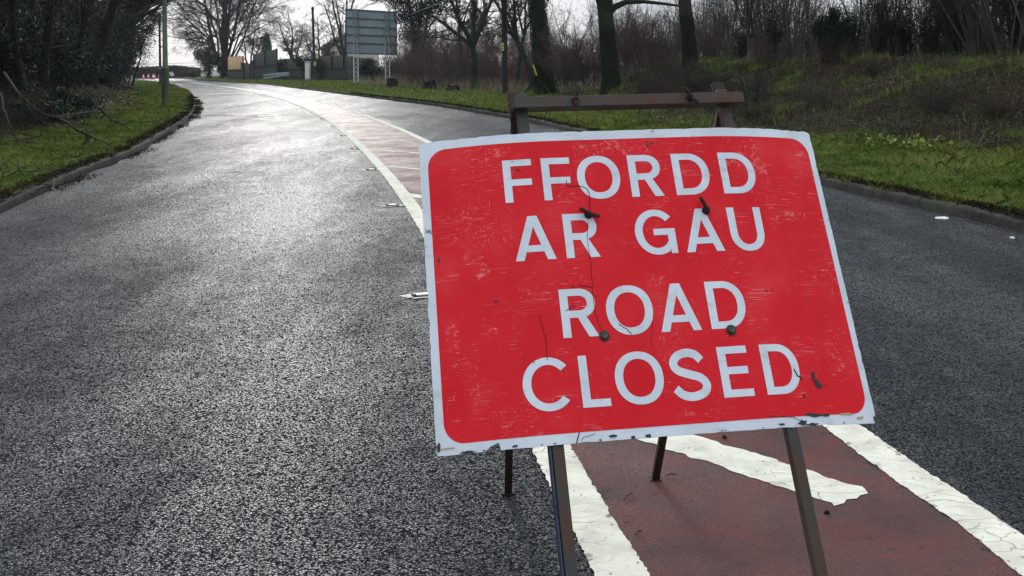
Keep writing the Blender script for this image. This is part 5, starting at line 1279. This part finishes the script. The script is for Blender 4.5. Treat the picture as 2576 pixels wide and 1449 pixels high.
for i, y in enumerate((17, 21, 26, 30, 35, 40, 45, 51, 56, 62, 68, 75, 82)):
    x = float(fx(WL, y)) - g.uniform(11, 13); put_wood((i + 2) % 3, x, y + 2, g.uniform(0, 6), g.uniform(1.4, 1.7), 'tall shadowed tree at the back of the left wood', 'trees at the back of the left wood')
for i, (px, y) in enumerate(((130, 27), (175, 31), (95, 25), (262, 60))):
    u, v = unroll(px, 200); x = y * u / F; z = float(height_left(np.array([x]), np.array([float(y)]))[0][0])
    leaf_mass('holly_bush', (x, y, z - .1), (.75 + .012 * y, .7, .6 + .008 * y), 2600, .055 + .0006 * y, M['ever' if i % 3 else 'ivy'], 'glossy low evergreen bush on the left bank below the wood', seed=800 + i, lobes=8, tone=.5, group='low evergreen bushes on the left bank')
# leaning dark trunks standing out in the wood
for i, (pb, pt, z, r, lab) in enumerate((((225, 205), (300, -60), 44, .24, 'long dark trunk leaning right out of the left wood'), ((195, 195), (225, -60), 46, .20, 'steeper dark trunk left of the leaning one'), ((52, 215), (28, -60), 25, .10, 'slim dark trunk near the left edge of the photo'), ((110, 200), (122, -60), 30, .13, 'straight dark trunk in the left wood'))):
    b = P(pb[0], pb[1], z); gg = np.random.default_rng(900 + i); tp = P(pt[0], pt[1], z - 1)
    st = [(stem_line(b, tp, 9, .02, gg), flare(9, r, r * .6, 1.25))]
    bare_tree('wood_trunk', b, st, 910 + i, lab, levels=lv((10, 6, 4), (.22, .5, .5), (-.02, -.02, -.02), .006, t0=(.25, .1, .1)), sides=(10, 5, 3, 3), ivy=500, ivy_h=9, ivy_size=.07, ivy_r=.06)
# overhanging limbs at the far end of the wood, forming the arch over the verge
def arch_tree(seed, base, z, tops, label, nleaf, blobs):
    g = np.random.default_rng(seed); b = P(base[0], base[1], z); t = thing('overhanging_tree', tuple(b), label, 'tree'); st = []
    for (mx, my), (tx, ty), r in tops:
        q0 = b; q1 = P(mx, my, z); q2 = P(tx, ty, z + g.uniform(-3, 3)); s_ = np.linspace(0, 1, 9)[:, None]; q = (1 - s_)**2 * q0 + 2 * s_ * (1 - s_) * q1 + s_**2 * q2; q[1:-1] += g.normal(0, .12, (7, 3)); st.append((q, flare(9, r, r * .2, 1.2)))
    L_ = grow(g, st, lv((11, 8, 7, 5), (.30, .5, .5, .5), (.0, -.03, -.03, -.02), .012, t0=(.3, .1, .1, .1)))
    mesh_obj('trunk', tube_mesh('trunk', L_[:1], (8,), b), M['bark'], t, True); mesh_obj('crown', tube_mesh('crown', L_[1:], (5, 4, 3, 3), b), M['twig'], t, True)
    C = []
    for (x, y, rx, ry, n) in blobs:
        d = norm(g.normal(0, 1, (n, 3))) * (g.random(n) ** .45)[:, None]; s_ = z / F; C.append(P(x, y, z) + d * (rx * s_, rx * s_, ry * s_))
    mesh_obj('foliage', leaves('foliage', np.concatenate(C) - b, .17, g, tone=.25), M['ever'], t)
arch_tree(950, (262, 205), 80., [((250, 60), (400, 20), .26), ((270, 80), (450, -10), .24), ((262, 30), (350, -60), .3), ((290, 110), (345, 78), .12), ((255, 40), (480, -25), .2), ((285, 90), (375, 52), .12)],
          'overhanging tree whose limbs arch right over the verge', 1, [(255, 60, 40, 60, 7000), (290, 30, 36, 36, 5200), (325, 8, 32, 26, 3600), (365, -8, 36, 22, 2600), (415, -22, 38, 20, 1700), (250, 130, 34, 50, 5200), (345, 40, 16, 12, 500)])
arch_tree(951, (300, 203), 92., [((292, 90), (335, 40), .22), ((300, 60), (430, 10), .2), ((305, 130), (338, 108), .08), ((306, 120), (345, 85), .09), ((300, 40), (380, -40), .22), ((300, 110), (400, 48), .14), ((300, 150), (326, 150), .06)],
          'last tree of the left wood, ragged edge against the sky', 1, [(292, 120, 22, 52, 7000), (298, 160, 17, 36, 4200), (300, 70, 24, 42, 5000), (322, 38, 22, 24, 2400), (352, 12, 28, 20, 1900), (395, 2, 30, 12, 900)])
# red-brown scrub at the wood's far foot
for i, (px, z, s_) in enumerate(((300, 96, .8), (285, 86, .7), (268, 76, .7), (250, 66, .6))):
    u, v = unroll(px, 200); x = z * u / F; put_shrub(i % 2, (x, z, float(height_left(np.array([x]), np.array([float(z)]))[0][0])), i * 1.3, (s_ * .55, s_ * .75), 'brown scrub bush at the foot of the far end of the left wood', 'brown scrub at the far foot of the left wood', 'scrub_bush')

# evergreen understorey filling the gaps between the trunks
for i, (px, y, h_) in enumerate(((0, 31, 2.6), (35, 34, 2.8), (75, 36, 2.6), (115, 38, 2.6), (150, 41, 2.6), (190, 46, 2.8), (225, 53, 3.0), (255, 62, 3.0), (275, 74, 3.2))):
    u, v = unroll(px, 200); x = y * u / F; z = float(height_left(np.array([x]), np.array([float(y)]))[0][0])
    leaf_mass('understorey_bush', (x, y, z - .1), (1.0 + .03 * y, 1.0, h_), 5200, .07 + .0008 * y, M['ever'], 'dark evergreen understorey bush between the trunks of the left wood', seed=840 + i, lobes=14, tone=.35, group='evergreen understorey of the left wood')
# loose ivy leaf growing through the bank hedge
for i, (px, z, w_, h_, n_) in enumerate(((2150, 28, .7, 1.6, 1300), (2215, 27, .6, 1.9, 1500), (2275, 28, .6, 1.7, 1300), (2345, 27, .8, 2.1, 2200), (2410, 26, .9, 2.2, 2500), (2445, 25, .7, 1.9, 1600), (2560, 23, .8, 2.0, 2200), (1950, 31, .6, 1.5, 900), (1870, 33, .6, 1.4, 800))):
    b = P(px, 158, z); leaf_mass('hedge_ivy', b, (w_, .5, h_), n_, .05, M['ever'], 'loose ivy growing up through the bank hedge', seed=870 + i, lobes=16, tone=.3, lrs=.8, group='loose ivy in the bank hedge')
# bramble and bare scrub on the face of the right bank
gs_ = np.random.default_rng(4321)
for i in range(34):
    y = gs_.uniform(13, 36); b_ = gs_.uniform(.12, 1.0); x = float(fx(WR, y)) * (1 - b_) + float(fx(CRx, y)) * b_; z = float(height_right(np.array([x]), np.array([y]))[0][0]); q = gs_.uniform(.10, .20)
    put_shrub(i % 3, (x, y, z), gs_.uniform(0, 6), (q * 1.5, q * .8), 'low bare bramble tangle on the face of the right bank', 'bramble tangles on the right bank', 'bramble_tangle')
for i in range(16):
    y = gs_.uniform(16, 34); x = float(fx(WL, y)) - gs_.uniform(.4, 3.5); z = float(height_left(np.array([x]), np.array([y]))[0][0]); q = gs_.uniform(.09, .17)
    put_shrub(i % 3, (x, y, z), gs_.uniform(0, 6), (q * 1.6, q * .8), 'low bare bramble tangle on the left bank', 'bramble tangles on the left bank', 'bramble_tangle')
# fallen branches on the left bank
def fallen(pts, z0, r, label, seed, kids=(6, 5, 4)):
    g = np.random.default_rng(seed); q = []
    for (x, y, z) in pts: q.append(P(x, y, z))
    q = np.array(catmull(q, 4)); idx = np.linspace(0, len(q) - 1, 12).astype(int); q = q[idx] + g.normal(0, .012, (12, 3))
    b = q[0].copy(); t = thing('fallen_branch', tuple(b), label, 'branch', 'fallen branches on the left bank'); L_ = grow(g, [(q, np.linspace(r, r * .35, 12))], lv(kids, (.30, .5, .5), (.0, 0, 0), .004, t0=(.15, .1, .1)))
    mesh_obj('limb', tube_mesh('limb', L_[:1], (7,), b), M['dead'], t, True); mesh_obj('twig', tube_mesh('twig', L_[1:], (5, 3, 3), b), M['dead'], t, True)
fallen([(8, 180, 17.5), (40, 225, 17), (75, 268, 17), (115, 291, 17.2), (160, 292, 17.8), (228, 283, 18.5), (248, 262, 18.8), (252, 228, 19)], 0, .022, 'longest fallen branch, curving in a bow on the left bank', 1001)
fallen([(148, 298, 17.5), (195, 325, 17.3), (245, 350, 17.8), (300, 372, 18), (352, 392, 18)][:4], 0, .026, 'fallen branch reaching down towards the grass', 1002)
fallen([(238, 268, 19), (285, 300, 19.5), (330, 328, 20), (385, 350, 20.5)][:3], 0, .022, 'thin fallen branch to the right of the bowed one', 1003)
fallen([(0, 235, 15), (14, 285, 14.6), (30, 330, 14.5), (45, 362, 14.6), (62, 398, 14.8)][:4], 0, .016, 'pale crooked branch at the left edge of the photo', 1004, (3, 3, 2))
fallen([(180, 392, 15.5), (215, 386, 15.6), (260, 372, 16), (300, 360, 16.5)][:3], 0, .012, 'small pale stick lying low on the left bank', 1005, (3, 3, 2))
for i_, (pts, lab) in enumerate(((((8, 445), (40, 428), (70, 432), (102, 430)), 'lichened stick on the grass near the left kerb'), (((130, 480), (136, 465), (134, 450)), 'short dark twig beside the left kerb'))):
    q = [np.array(G(x, y, .17)) for x, y in pts]; b = q[0].copy(); gg = np.random.default_rng(i_); t = thing('stick', tuple(b), lab, 'stick'); q = np.array(catmull(q, 4)); q = q[np.linspace(0, len(q) - 1, 8).astype(int)] + gg.normal(0, .006, (8, 3))
    L_ = grow(gg, [(q, np.linspace(.012, .006, 8))], lv((5, 4), (.35, .5), (.0, 0), .003)); mesh_obj('wood', tube_mesh('wood', L_, (6, 4, 3), b), M['dead'], t, True)

# ------------------------------------------------------------------ ground cover
def scatter_xy(side, n, y0, y1, a0, a1, g, pw=1.6, zone='verge'):
    u = g.random(n); y = (y0 ** (1 - pw) + u * (y1 ** (1 - pw) - y0 ** (1 - pw))) ** (1 / (1 - pw)); a = g.uniform(a0, a1, n)
    if side < 0: k = fx(KL, y) - .10; wv = fx(WL, y); cx = wv - CLo(y)
    else: k = fx(KR, y) + .10; wv = fx(WR, y); cx = fx(CRx, y)
    x = k + (wv - k) * a if zone == 'verge' else wv + (cx - wv) * a
    H_ = height_left if side < 0 else height_right
    z, b, aa = H_(x, y); return x, y, z, b
def blades(name, x, y, z, h, w_, tone, g, mat, lean=.5, label=None, cat=None):
    n = len(x); th = g.uniform(0, 2 * math.pi, n); ln = g.normal(0, lean, (n, 2)) * h[:, None]
    dx, dy = np.cos(th) * w_ / 2, np.sin(th) * w_ / 2
    V = np.stack([np.stack([x - dx, y - dy, z], 1), np.stack([x + dx, y + dy, z], 1), np.stack([x + dx * .5 + ln[:, 0] * .4, y + dy * .5 + ln[:, 1] * .4, z + h * .62], 1), np.stack([x + ln[:, 0], y + ln[:, 1], z + h], 1), np.stack([x - dx * .5 + ln[:, 0] * .4, y - dy * .5 + ln[:, 1] * .4, z + h * .62], 1)], 1)
    q = np.arange(n)[:, None] * 5 + np.arange(5)[None]
    o = mesh_obj(name, np_mesh(name, V.reshape(-1, 3), [q], attr={'tone': np.repeat(np.clip(tone, 0, 1), 5)}), mat); return tag(o, label, cat, kind='stuff')
g = np.random.default_rng(1234)
for side, nm, n in ((-1, 'verge_grass_left', 190000), (1, 'verge_grass_right', 190000)):
    x, y, z, b = scatter_xy(side, n, 8.5, 130, -.02, 1.25, g)
    patch = fbm(x * 1.1, y * 1.1 + 40 * side, 4); bare_ = fbm(x * 3.3 + 7, y * 3.3, 3)
    ok = (bare_ > -.28 - .45 * g.random(len(x))) & ((b < .01) | (patch > .15)); k = (fx(KL, y) - .13 - x) if side < 0 else (x - fx(KR, y) - .13)
    ok &= (k > .06 + .12 * fbm(x * 4, y * 4, 2)) | (bare_ > .35)
    x, y, z, patch = x[ok], y[ok], z[ok], patch[ok]; n = len(x)
    h = (.018 + .048 * g.random(n) ** 1.5) * (1 + .9 * np.clip(patch, 0, 1)) * (1 + y * .006); w_ = np.maximum(.0045, y * .00042)
    if side > 0: h *= 1.25
    tone = .42 + .30 * patch + .25 * fbm(x * 4 + 5, y * 3, 2) + g.normal(0, .17, n) + (g.random(n) > .95) * .5
    blades(nm, x, y, z - .01, h, w_, tone, g, M['grass'], .75, 'short wet green grass on the ' + ('left' if side < 0 else 'right') + ' verge', 'grass')
# rough grass tufts up the banks
for side, nm, n in ((1, 'rough_grass_right', 210000), (-1, 'rough_grass_left', 60000)):
    x, y, z, b = scatter_xy(side, n, 9, 60, -.05, 1.02, g, 1.3, 'bank')
    patch = fbm(x * 1.3 + 90, y * 1.0, 3) + .45 * (b > .78) * (side > 0) * (b < 1) - (0 if side > 0 else .35); ok = patch > .55 + 0 * g.random(len(x)); x, y, z, patch = x[ok], y[ok], z[ok], patch[ok]; n = len(x)
    h = (.04 + .09 * g.random(n)) * (1 + .3 * patch); tone = .35 + .3 * g.random(n) + (g.random(n) > .85) * .4
    blades(nm, x, y, z - .015, h, np.maximum(.005, y * .00035), tone, g, M['grass'], .55, 'rough grass tufts on the ' + ('right' if side > 0 else 'left') + ' bank', 'grass')
# crumbs of soil spilling over the kerb backs
for side, nm in ((-1, 'soil_crumbs_left'), (1, 'soil_crumbs_right')):
    n = 26000; y = 8.5 * (1 + 6 * g.random(n) ** 1.8); k = (fx(KL, y) - .13) if side < 0 else (fx(KR, y) + .13); q = g.normal(.06, .07, n) + .05 * fbm(y * 2.2, y * 0 + side * 3, 3)
    ok = q > -.11; y, k, q = y[ok], k[ok], q[ok]; x = k + side * q; n = len(x); zz = .10 + .03 * g.random(n)
    tag(mesh_obj(nm, leaves(nm, np.stack([x, y, zz], 1), np.maximum(.022, y * .0014), g, tone=.06, flat_=.2, aspect=1.2), M['litter']), 'dark soil crumbs along the ' + ('left' if side < 0 else 'right') + ' kerb top', 'soil', kind='stuff')
# loose stones and slates on the right bank
for i_, (px, py, sz, lab) in enumerate(((2402, 276, .16, 'flat grey slate lying on the right bank, upper one'), (2475, 258, .12, 'small pale stone on the right bank near the hedge'), (2385, 268, .10, 'grey stone fragment left of the flat slate'))):
    y_ = 20.3; b = P(px, py, y_); b[2] = float(height_right(b[:1], b[1:2])[0][0]) + .03; gg = np.random.default_rng(i_); m = MB(); n_ = 7; a = np.linspace(0, 6.28, n_, endpoint=False); r = sz * (1 + .25 * gg.normal(0, 1, n_)) / 1.6
    V = [(b[0] + math.cos(q) * w_, b[1] + math.sin(q) * w_, b[2] + h_ + math.sin(q) * w_ * .45) for h_ in (0, .035) for q, w_ in zip(a, r)]
    m.add(V, [(j, (j+1) % n_, n_ + (j+1) % n_, n_ + j) for j in range(n_)] + [tuple(range(n_, 2*n_)), tuple(range(n_ - 1, -1, -1))]); tag(m.build('stone', M['bark']), lab, 'stone')
# dry stalks
x, y, z, b = scatter_xy(1, 3500, 10, 60, 0, 1.05, g, 1.3, 'bank'); n = len(x)
blades('dry_stalks', x, y, z, .10 + .30 * g.random(n), np.maximum(.004, y * .0002), .9 + g.random(n) * .1, g, M['grass'], .4, 'dry pale stalks on the right bank', 'dead stalks')
x = g.uniform(-14, 2.5, 9000); y = g.uniform(50, 100, 9000); ed = fx(WR, y); ok = (x > ed - 2.0) & (x < ed + 4); x, y = x[ok], y[ok]; z = height_right(x, y)[0]; n = len(x)
blades('dead_undergrowth', x, y, z, .2 + .7 * g.random(n), .02 + 0 * x, .8 + g.random(n) * .2, g, M['litter'], .4, 'brown dead undergrowth behind the verge stumps', 'dead stalks')
# leaf litter
for side, nm, n in ((-1, 'leaf_litter_left', 60000), (1, 'leaf_litter_right', 130000)):
    x, y, z, b = scatter_xy(side, n, 8.5, 75, -.10, 1.15, g, 1.5, 'bank'); c = np.stack([x, y, z + .012 + .015 * g.random(n)], 1)
    tone = (.26 if side < 0 else .33) + .25 * fbm(x * .7, y * .7 + 3, 3) + g.normal(0, .18, n) + (g.random(n) > .975) * .45
    o = mesh_obj(nm, leaves(nm, c, np.maximum(.03, y * .0016), g, tone=tone, flat_=1.0), M['litter']); tag(o, 'fallen leaves covering the ' + ('left' if side < 0 else 'right') + ' bank', 'fallen leaves', kind='stuff')
    x, y, z, b = scatter_xy(side, n // 2, 9, 60, -.02, 1.1, g, 1.4, 'bank'); pt = fbm(x * .9 + 20, y * .9 + 11, 3); ok = pt > -.25; x, y, z = x[ok], y[ok], z[ok]; n2 = len(x)
    o = mesh_obj('bramble_' + nm[12:], leaves('b', np.stack([x, y, z + .03 + .10 * g.random(n2)], 1), np.maximum(.03, y * .0015), g, tone=.55, flat_=.6), M['bramble']); tag(o, 'low bramble and ivy cover on the ' + ('left' if side < 0 else 'right') + ' bank', 'ground cover', kind='stuff')
# sticks and rubble on the right bank
V = []; 
x, y, z, b = scatter_xy(1, 1500, 10, 50, 0, 1.0, g, 1.3, 'bank'); n = len(x); a = g.uniform(0, 6.28, n); L_ = g.uniform(.06, .45, n)
d = np.stack([np.cos(a), np.sin(a), g.normal(0, .15, n)], 1); p0 = np.stack([x, y, z + .03], 1); s_ = np.linspace(0, 1, 4)[None, :, None]; Pt = p0[:, None] + d[:, None] * s_ * L_[:, None, None] + g.normal(0, .01, (n, 4, 3)); Rd = np.tile(g.uniform(.003, .010, n)[:, None], (1, 4))
tag(mesh_obj('twig_litter', tube_mesh('twig_litter', [(Pt, Rd)], (4,), np.zeros(3)), M['dead']), 'small broken twigs strewn over the right bank', 'twigs', kind='stuff')
x, y, z, b = scatter_xy(-1, 1200, 9, 45, -.1, 1.0, g, 1.3, 'bank'); n = len(x); a = g.uniform(0, 6.28, n); L_ = g.uniform(.08, .7, n)
d = np.stack([np.cos(a), np.sin(a), g.normal(0, .15, n)], 1); p0 = np.stack([x, y, z + .04], 1); Pt = p0[:, None] + d[:, None] * s_ * L_[:, None, None] + g.normal(0, .015, (n, 4, 3)); Rd = np.tile(g.uniform(.003, .010, n)[:, None], (1, 4))
tag(mesh_obj('twig_litter', tube_mesh('twig_litter', [(Pt, Rd)], (4,), np.zeros(3)), M['dead']), 'small broken twigs strewn over the left bank', 'twigs', kind='stuff')
# gutter debris and wet channel along the left kerb
n = 5200; y = 9 + 50 * g.random(n) ** 1.8; clump = fbm(y * .55, y * 0 + 3, 3); ok = clump > .10; y = y[ok]; n = len(y); x = fx(KL, y) + np.abs(g.normal(0, .12, n)) + .01
tag(mesh_obj('gutter_debris', leaves('gutter_debris', np.stack([x, y, .006 + .02 * g.random(n)], 1), np.maximum(.035, y * .0016), g, tone=.12, flat_=1.2), M['litter']), 'dark wet leaf debris washed along the left kerb', 'leaf debris', kind='stuff')
y = np.concatenate([np.arange(8, 60, .12)]); wd = np.clip(.05 + .10 * fbm(y * .8, y * 0 + 8, 3) + np.interp(y, [8, 25, 34, 50, 60], [.01, .03, .30, .30, .05]), .022, 1)
X = np.stack([fx(KL, y) - .01, fx(KL, y) + wd], 1); strip('gutter_water', y, X, np.full_like(X, .0035), M['puddle'])
n = 3000; y = 8.5 + 40 * g.random(n) ** 1.6; x = fx(KR, y) - np.abs(g.normal(0, .12, n)) - .01
tag(mesh_obj('gutter_grit', leaves('gutter_grit', np.stack([x, y, .005 + .008 * g.random(n)], 1), np.maximum(.012, y * .0010), g, tone=.2, flat_=1.2), M['litter']), 'dark grit lying along the right kerb', 'grit', kind='stuff')
# grass and weeds at the near right verge: leafy dock plants
for i_, (px, py, lab) in enumerate(((2230, 372, 'bright green weed at the foot of the right bank, nearer the sign'), (2330, 380, 'bright green weed at the foot of the right bank, farther right'))):
    b = np.array(G(px, py, .16)); gg = np.random.default_rng(60 + i_); t = thing('dock_plant', tuple(b), lab, 'plant'); n = 90; c = gg.normal(0, 1, (n, 3)) * (.20, .14, .06) + (0, 0, .12)
    mesh_obj('foliage', leaves('foliage', c, .09, gg, tone=.50, aspect=2.0, flat_=.2), M['grass'], t)
# litter
def scrap(name, px, py, w_, d_, mat, label, rot=0, h=.008, seed=1):
    b = np.array(G(px, py)); gg = np.random.default_rng(seed); n = 20; a = np.linspace(0, 2 * math.pi, n, endpoint=False); r = 1 + .14 * gg.normal(0, 1, n)
    bx, by = np.cos(a) * r * w_ / 2, np.sin(a) * r * d_ / 2; c, s_ = math.cos(rot), math.sin(rot); X_ = bx * c - by * s_; Y_ = bx * s_ + by * c
    V = [(b[0] + X_[i], b[1] + Y_[i], .003) for i in range(n)] + [(b[0] + X_[i] * .93, b[1] + Y_[i] * .93, .003 + h * (1 + .3 * gg.normal())) for i in range(n)]
    m = MB(); m.add(V, [tuple(range(2*n - 1, n - 1, -1))[::-1]] + [(i, (i+1) % n, n + (i+1) % n, n + i) for i in range(n)]); o = m.build(name, mat); return tag(o, label, 'litter')
scrap('flattened_litter', 2370, 550, .125, .13, M['litterwhite'], 'flattened white litter on the right lane near the kerb', .1)
scrap('plastic_strip', 2149, 482, .12, .05, M['litterteal'], 'thin teal plastic strip in the right gutter', -.1, .004, 2)
scrap('white_crumb', 2547, 600, .03, .05, M['litterwhite'], 'small white scrap near the right edge of the photo', 0, .008, 3)
for i_, (px, py, L_, rot, lab) in enumerate(((2290, 1005 + 290, .05, .8, 'x'),)): pass
for i_, (p0, p1, r, lab) in enumerate((((1598, 1346), (1614, 1336), .0025, 'short dead twig on the red strip beside the left line'), ((2276, 1338), (2305, 1322), .0022, 'x'), ((1570, 1256), (1590, 1240), .002, 'thin pale twig crossing the edge of the left line'), ((1676, 1196), (1702, 1194), .0022, 'curled twig by the right rear leg of the stand'))):
    if lab == 'x': continue
    a = np.array(G(*p0, .009)); b_ = np.array(G(*p1, .012)); m = MB(); m.tube([a, (a + b_) / 2 + (0, .004, .004), b_], r, 6); tag(m.build('twig', M['dead']), lab, 'twig')
for i_, (px, py, s_, lab) in enumerate(((1822, 1102, .010, 'dark pebble on the upper edge of the white diagonal bar'), (2080, 1292, .009, 'dark crumb on the red strip right of the front leg'), (1668, 1306, .006, 'x'), (1510, 1304, .008, 'x'))):
    if lab == 'x': continue
    b = np.array(G(px, py, .004)); gg = np.random.default_rng(i_); m = MB(); n = 8; a = np.linspace(0, 2 * math.pi, n, endpoint=False); r = s_ * (1 + .2 * gg.normal(0, 1, n)); V = [(b[0] + math.cos(q) * w_ * sc2, b[1] + math.sin(q) * w_ * sc2, b[2] + hh_) for hh_, sc2 in ((0, 1), (s_ * .7, .95), (s_ * 1.2, .5)) for q, w_ in zip(a, r)]
    m.add(V, [(k_*n+j, k_*n+(j+1) % n, (k_+1)*n+(j+1) % n, (k_+1)*n+j) for k_ in range(2) for j in range(n)] + [tuple(range(2*n, 3*n))]); tag(m.build('pebble', M['pole']), lab, 'pebble')
# faded white arrow scrap, painted shine of a wet trench joint, tar seam
def seam(p0, p1, w_, mat, name, z=.005):
    a = np.array(G(*p0, z)); b_ = np.array(G(*p1, z)); d = (b_ - a) / np.linalg.norm(b_ - a); nrm = np.array((-d[1], d[0], 0)); n = 30; s2 = np.linspace(0, 1, n)[:, None]; c = a + (b_ - a) * s2; j = (fbm(s2[:, 0] * 9, s2[:, 0] * 0 + p0[0], 3) * .25 + 1)[:, None] * w_ / 2
    V = np.stack([c - nrm * j, c + nrm * j], 1).reshape(-1, 3); i = np.arange(n - 1) * 2; tag(mesh_obj(name, np_mesh(name, V, [np.stack([i, i + 1, i + 3, i + 2], 1)]), mat), kind='structure')
seam((650, 291), (700, 290), .30, M['line'], 'worn_marking_and_shine')
seam((495, 236), (640, 234.5), .35, M['line'], 'worn_marking_and_shine')  # white paint stands for the reflection along the wet trench joint
seam((500, 291), (648, 291.5), .25, M['pole'], 'tar_seam')

# ------------------------------------------------------------------ damp winter air
hz = MB(); hz.box((-20, 262, 16), (330, 560, 36)); hm = bpy.data.materials.new('damp_air'); hm.use_nodes = True; hn = hm.node_tree; hn.nodes.clear()
pv = hn.nodes.new('ShaderNodeVolumePrincipled'); pv.inputs['Color'].default_value = (.86, .92, 1.0, 1); pv.inputs['Density'].default_value = .00022
ho = hn.nodes.new('ShaderNodeOutputMaterial'); hn.links.new(pv.outputs[0], ho.inputs['Volume'])
tag(hz.build('haze', hm), 'thin damp air over the road', 'haze', kind='stuff')
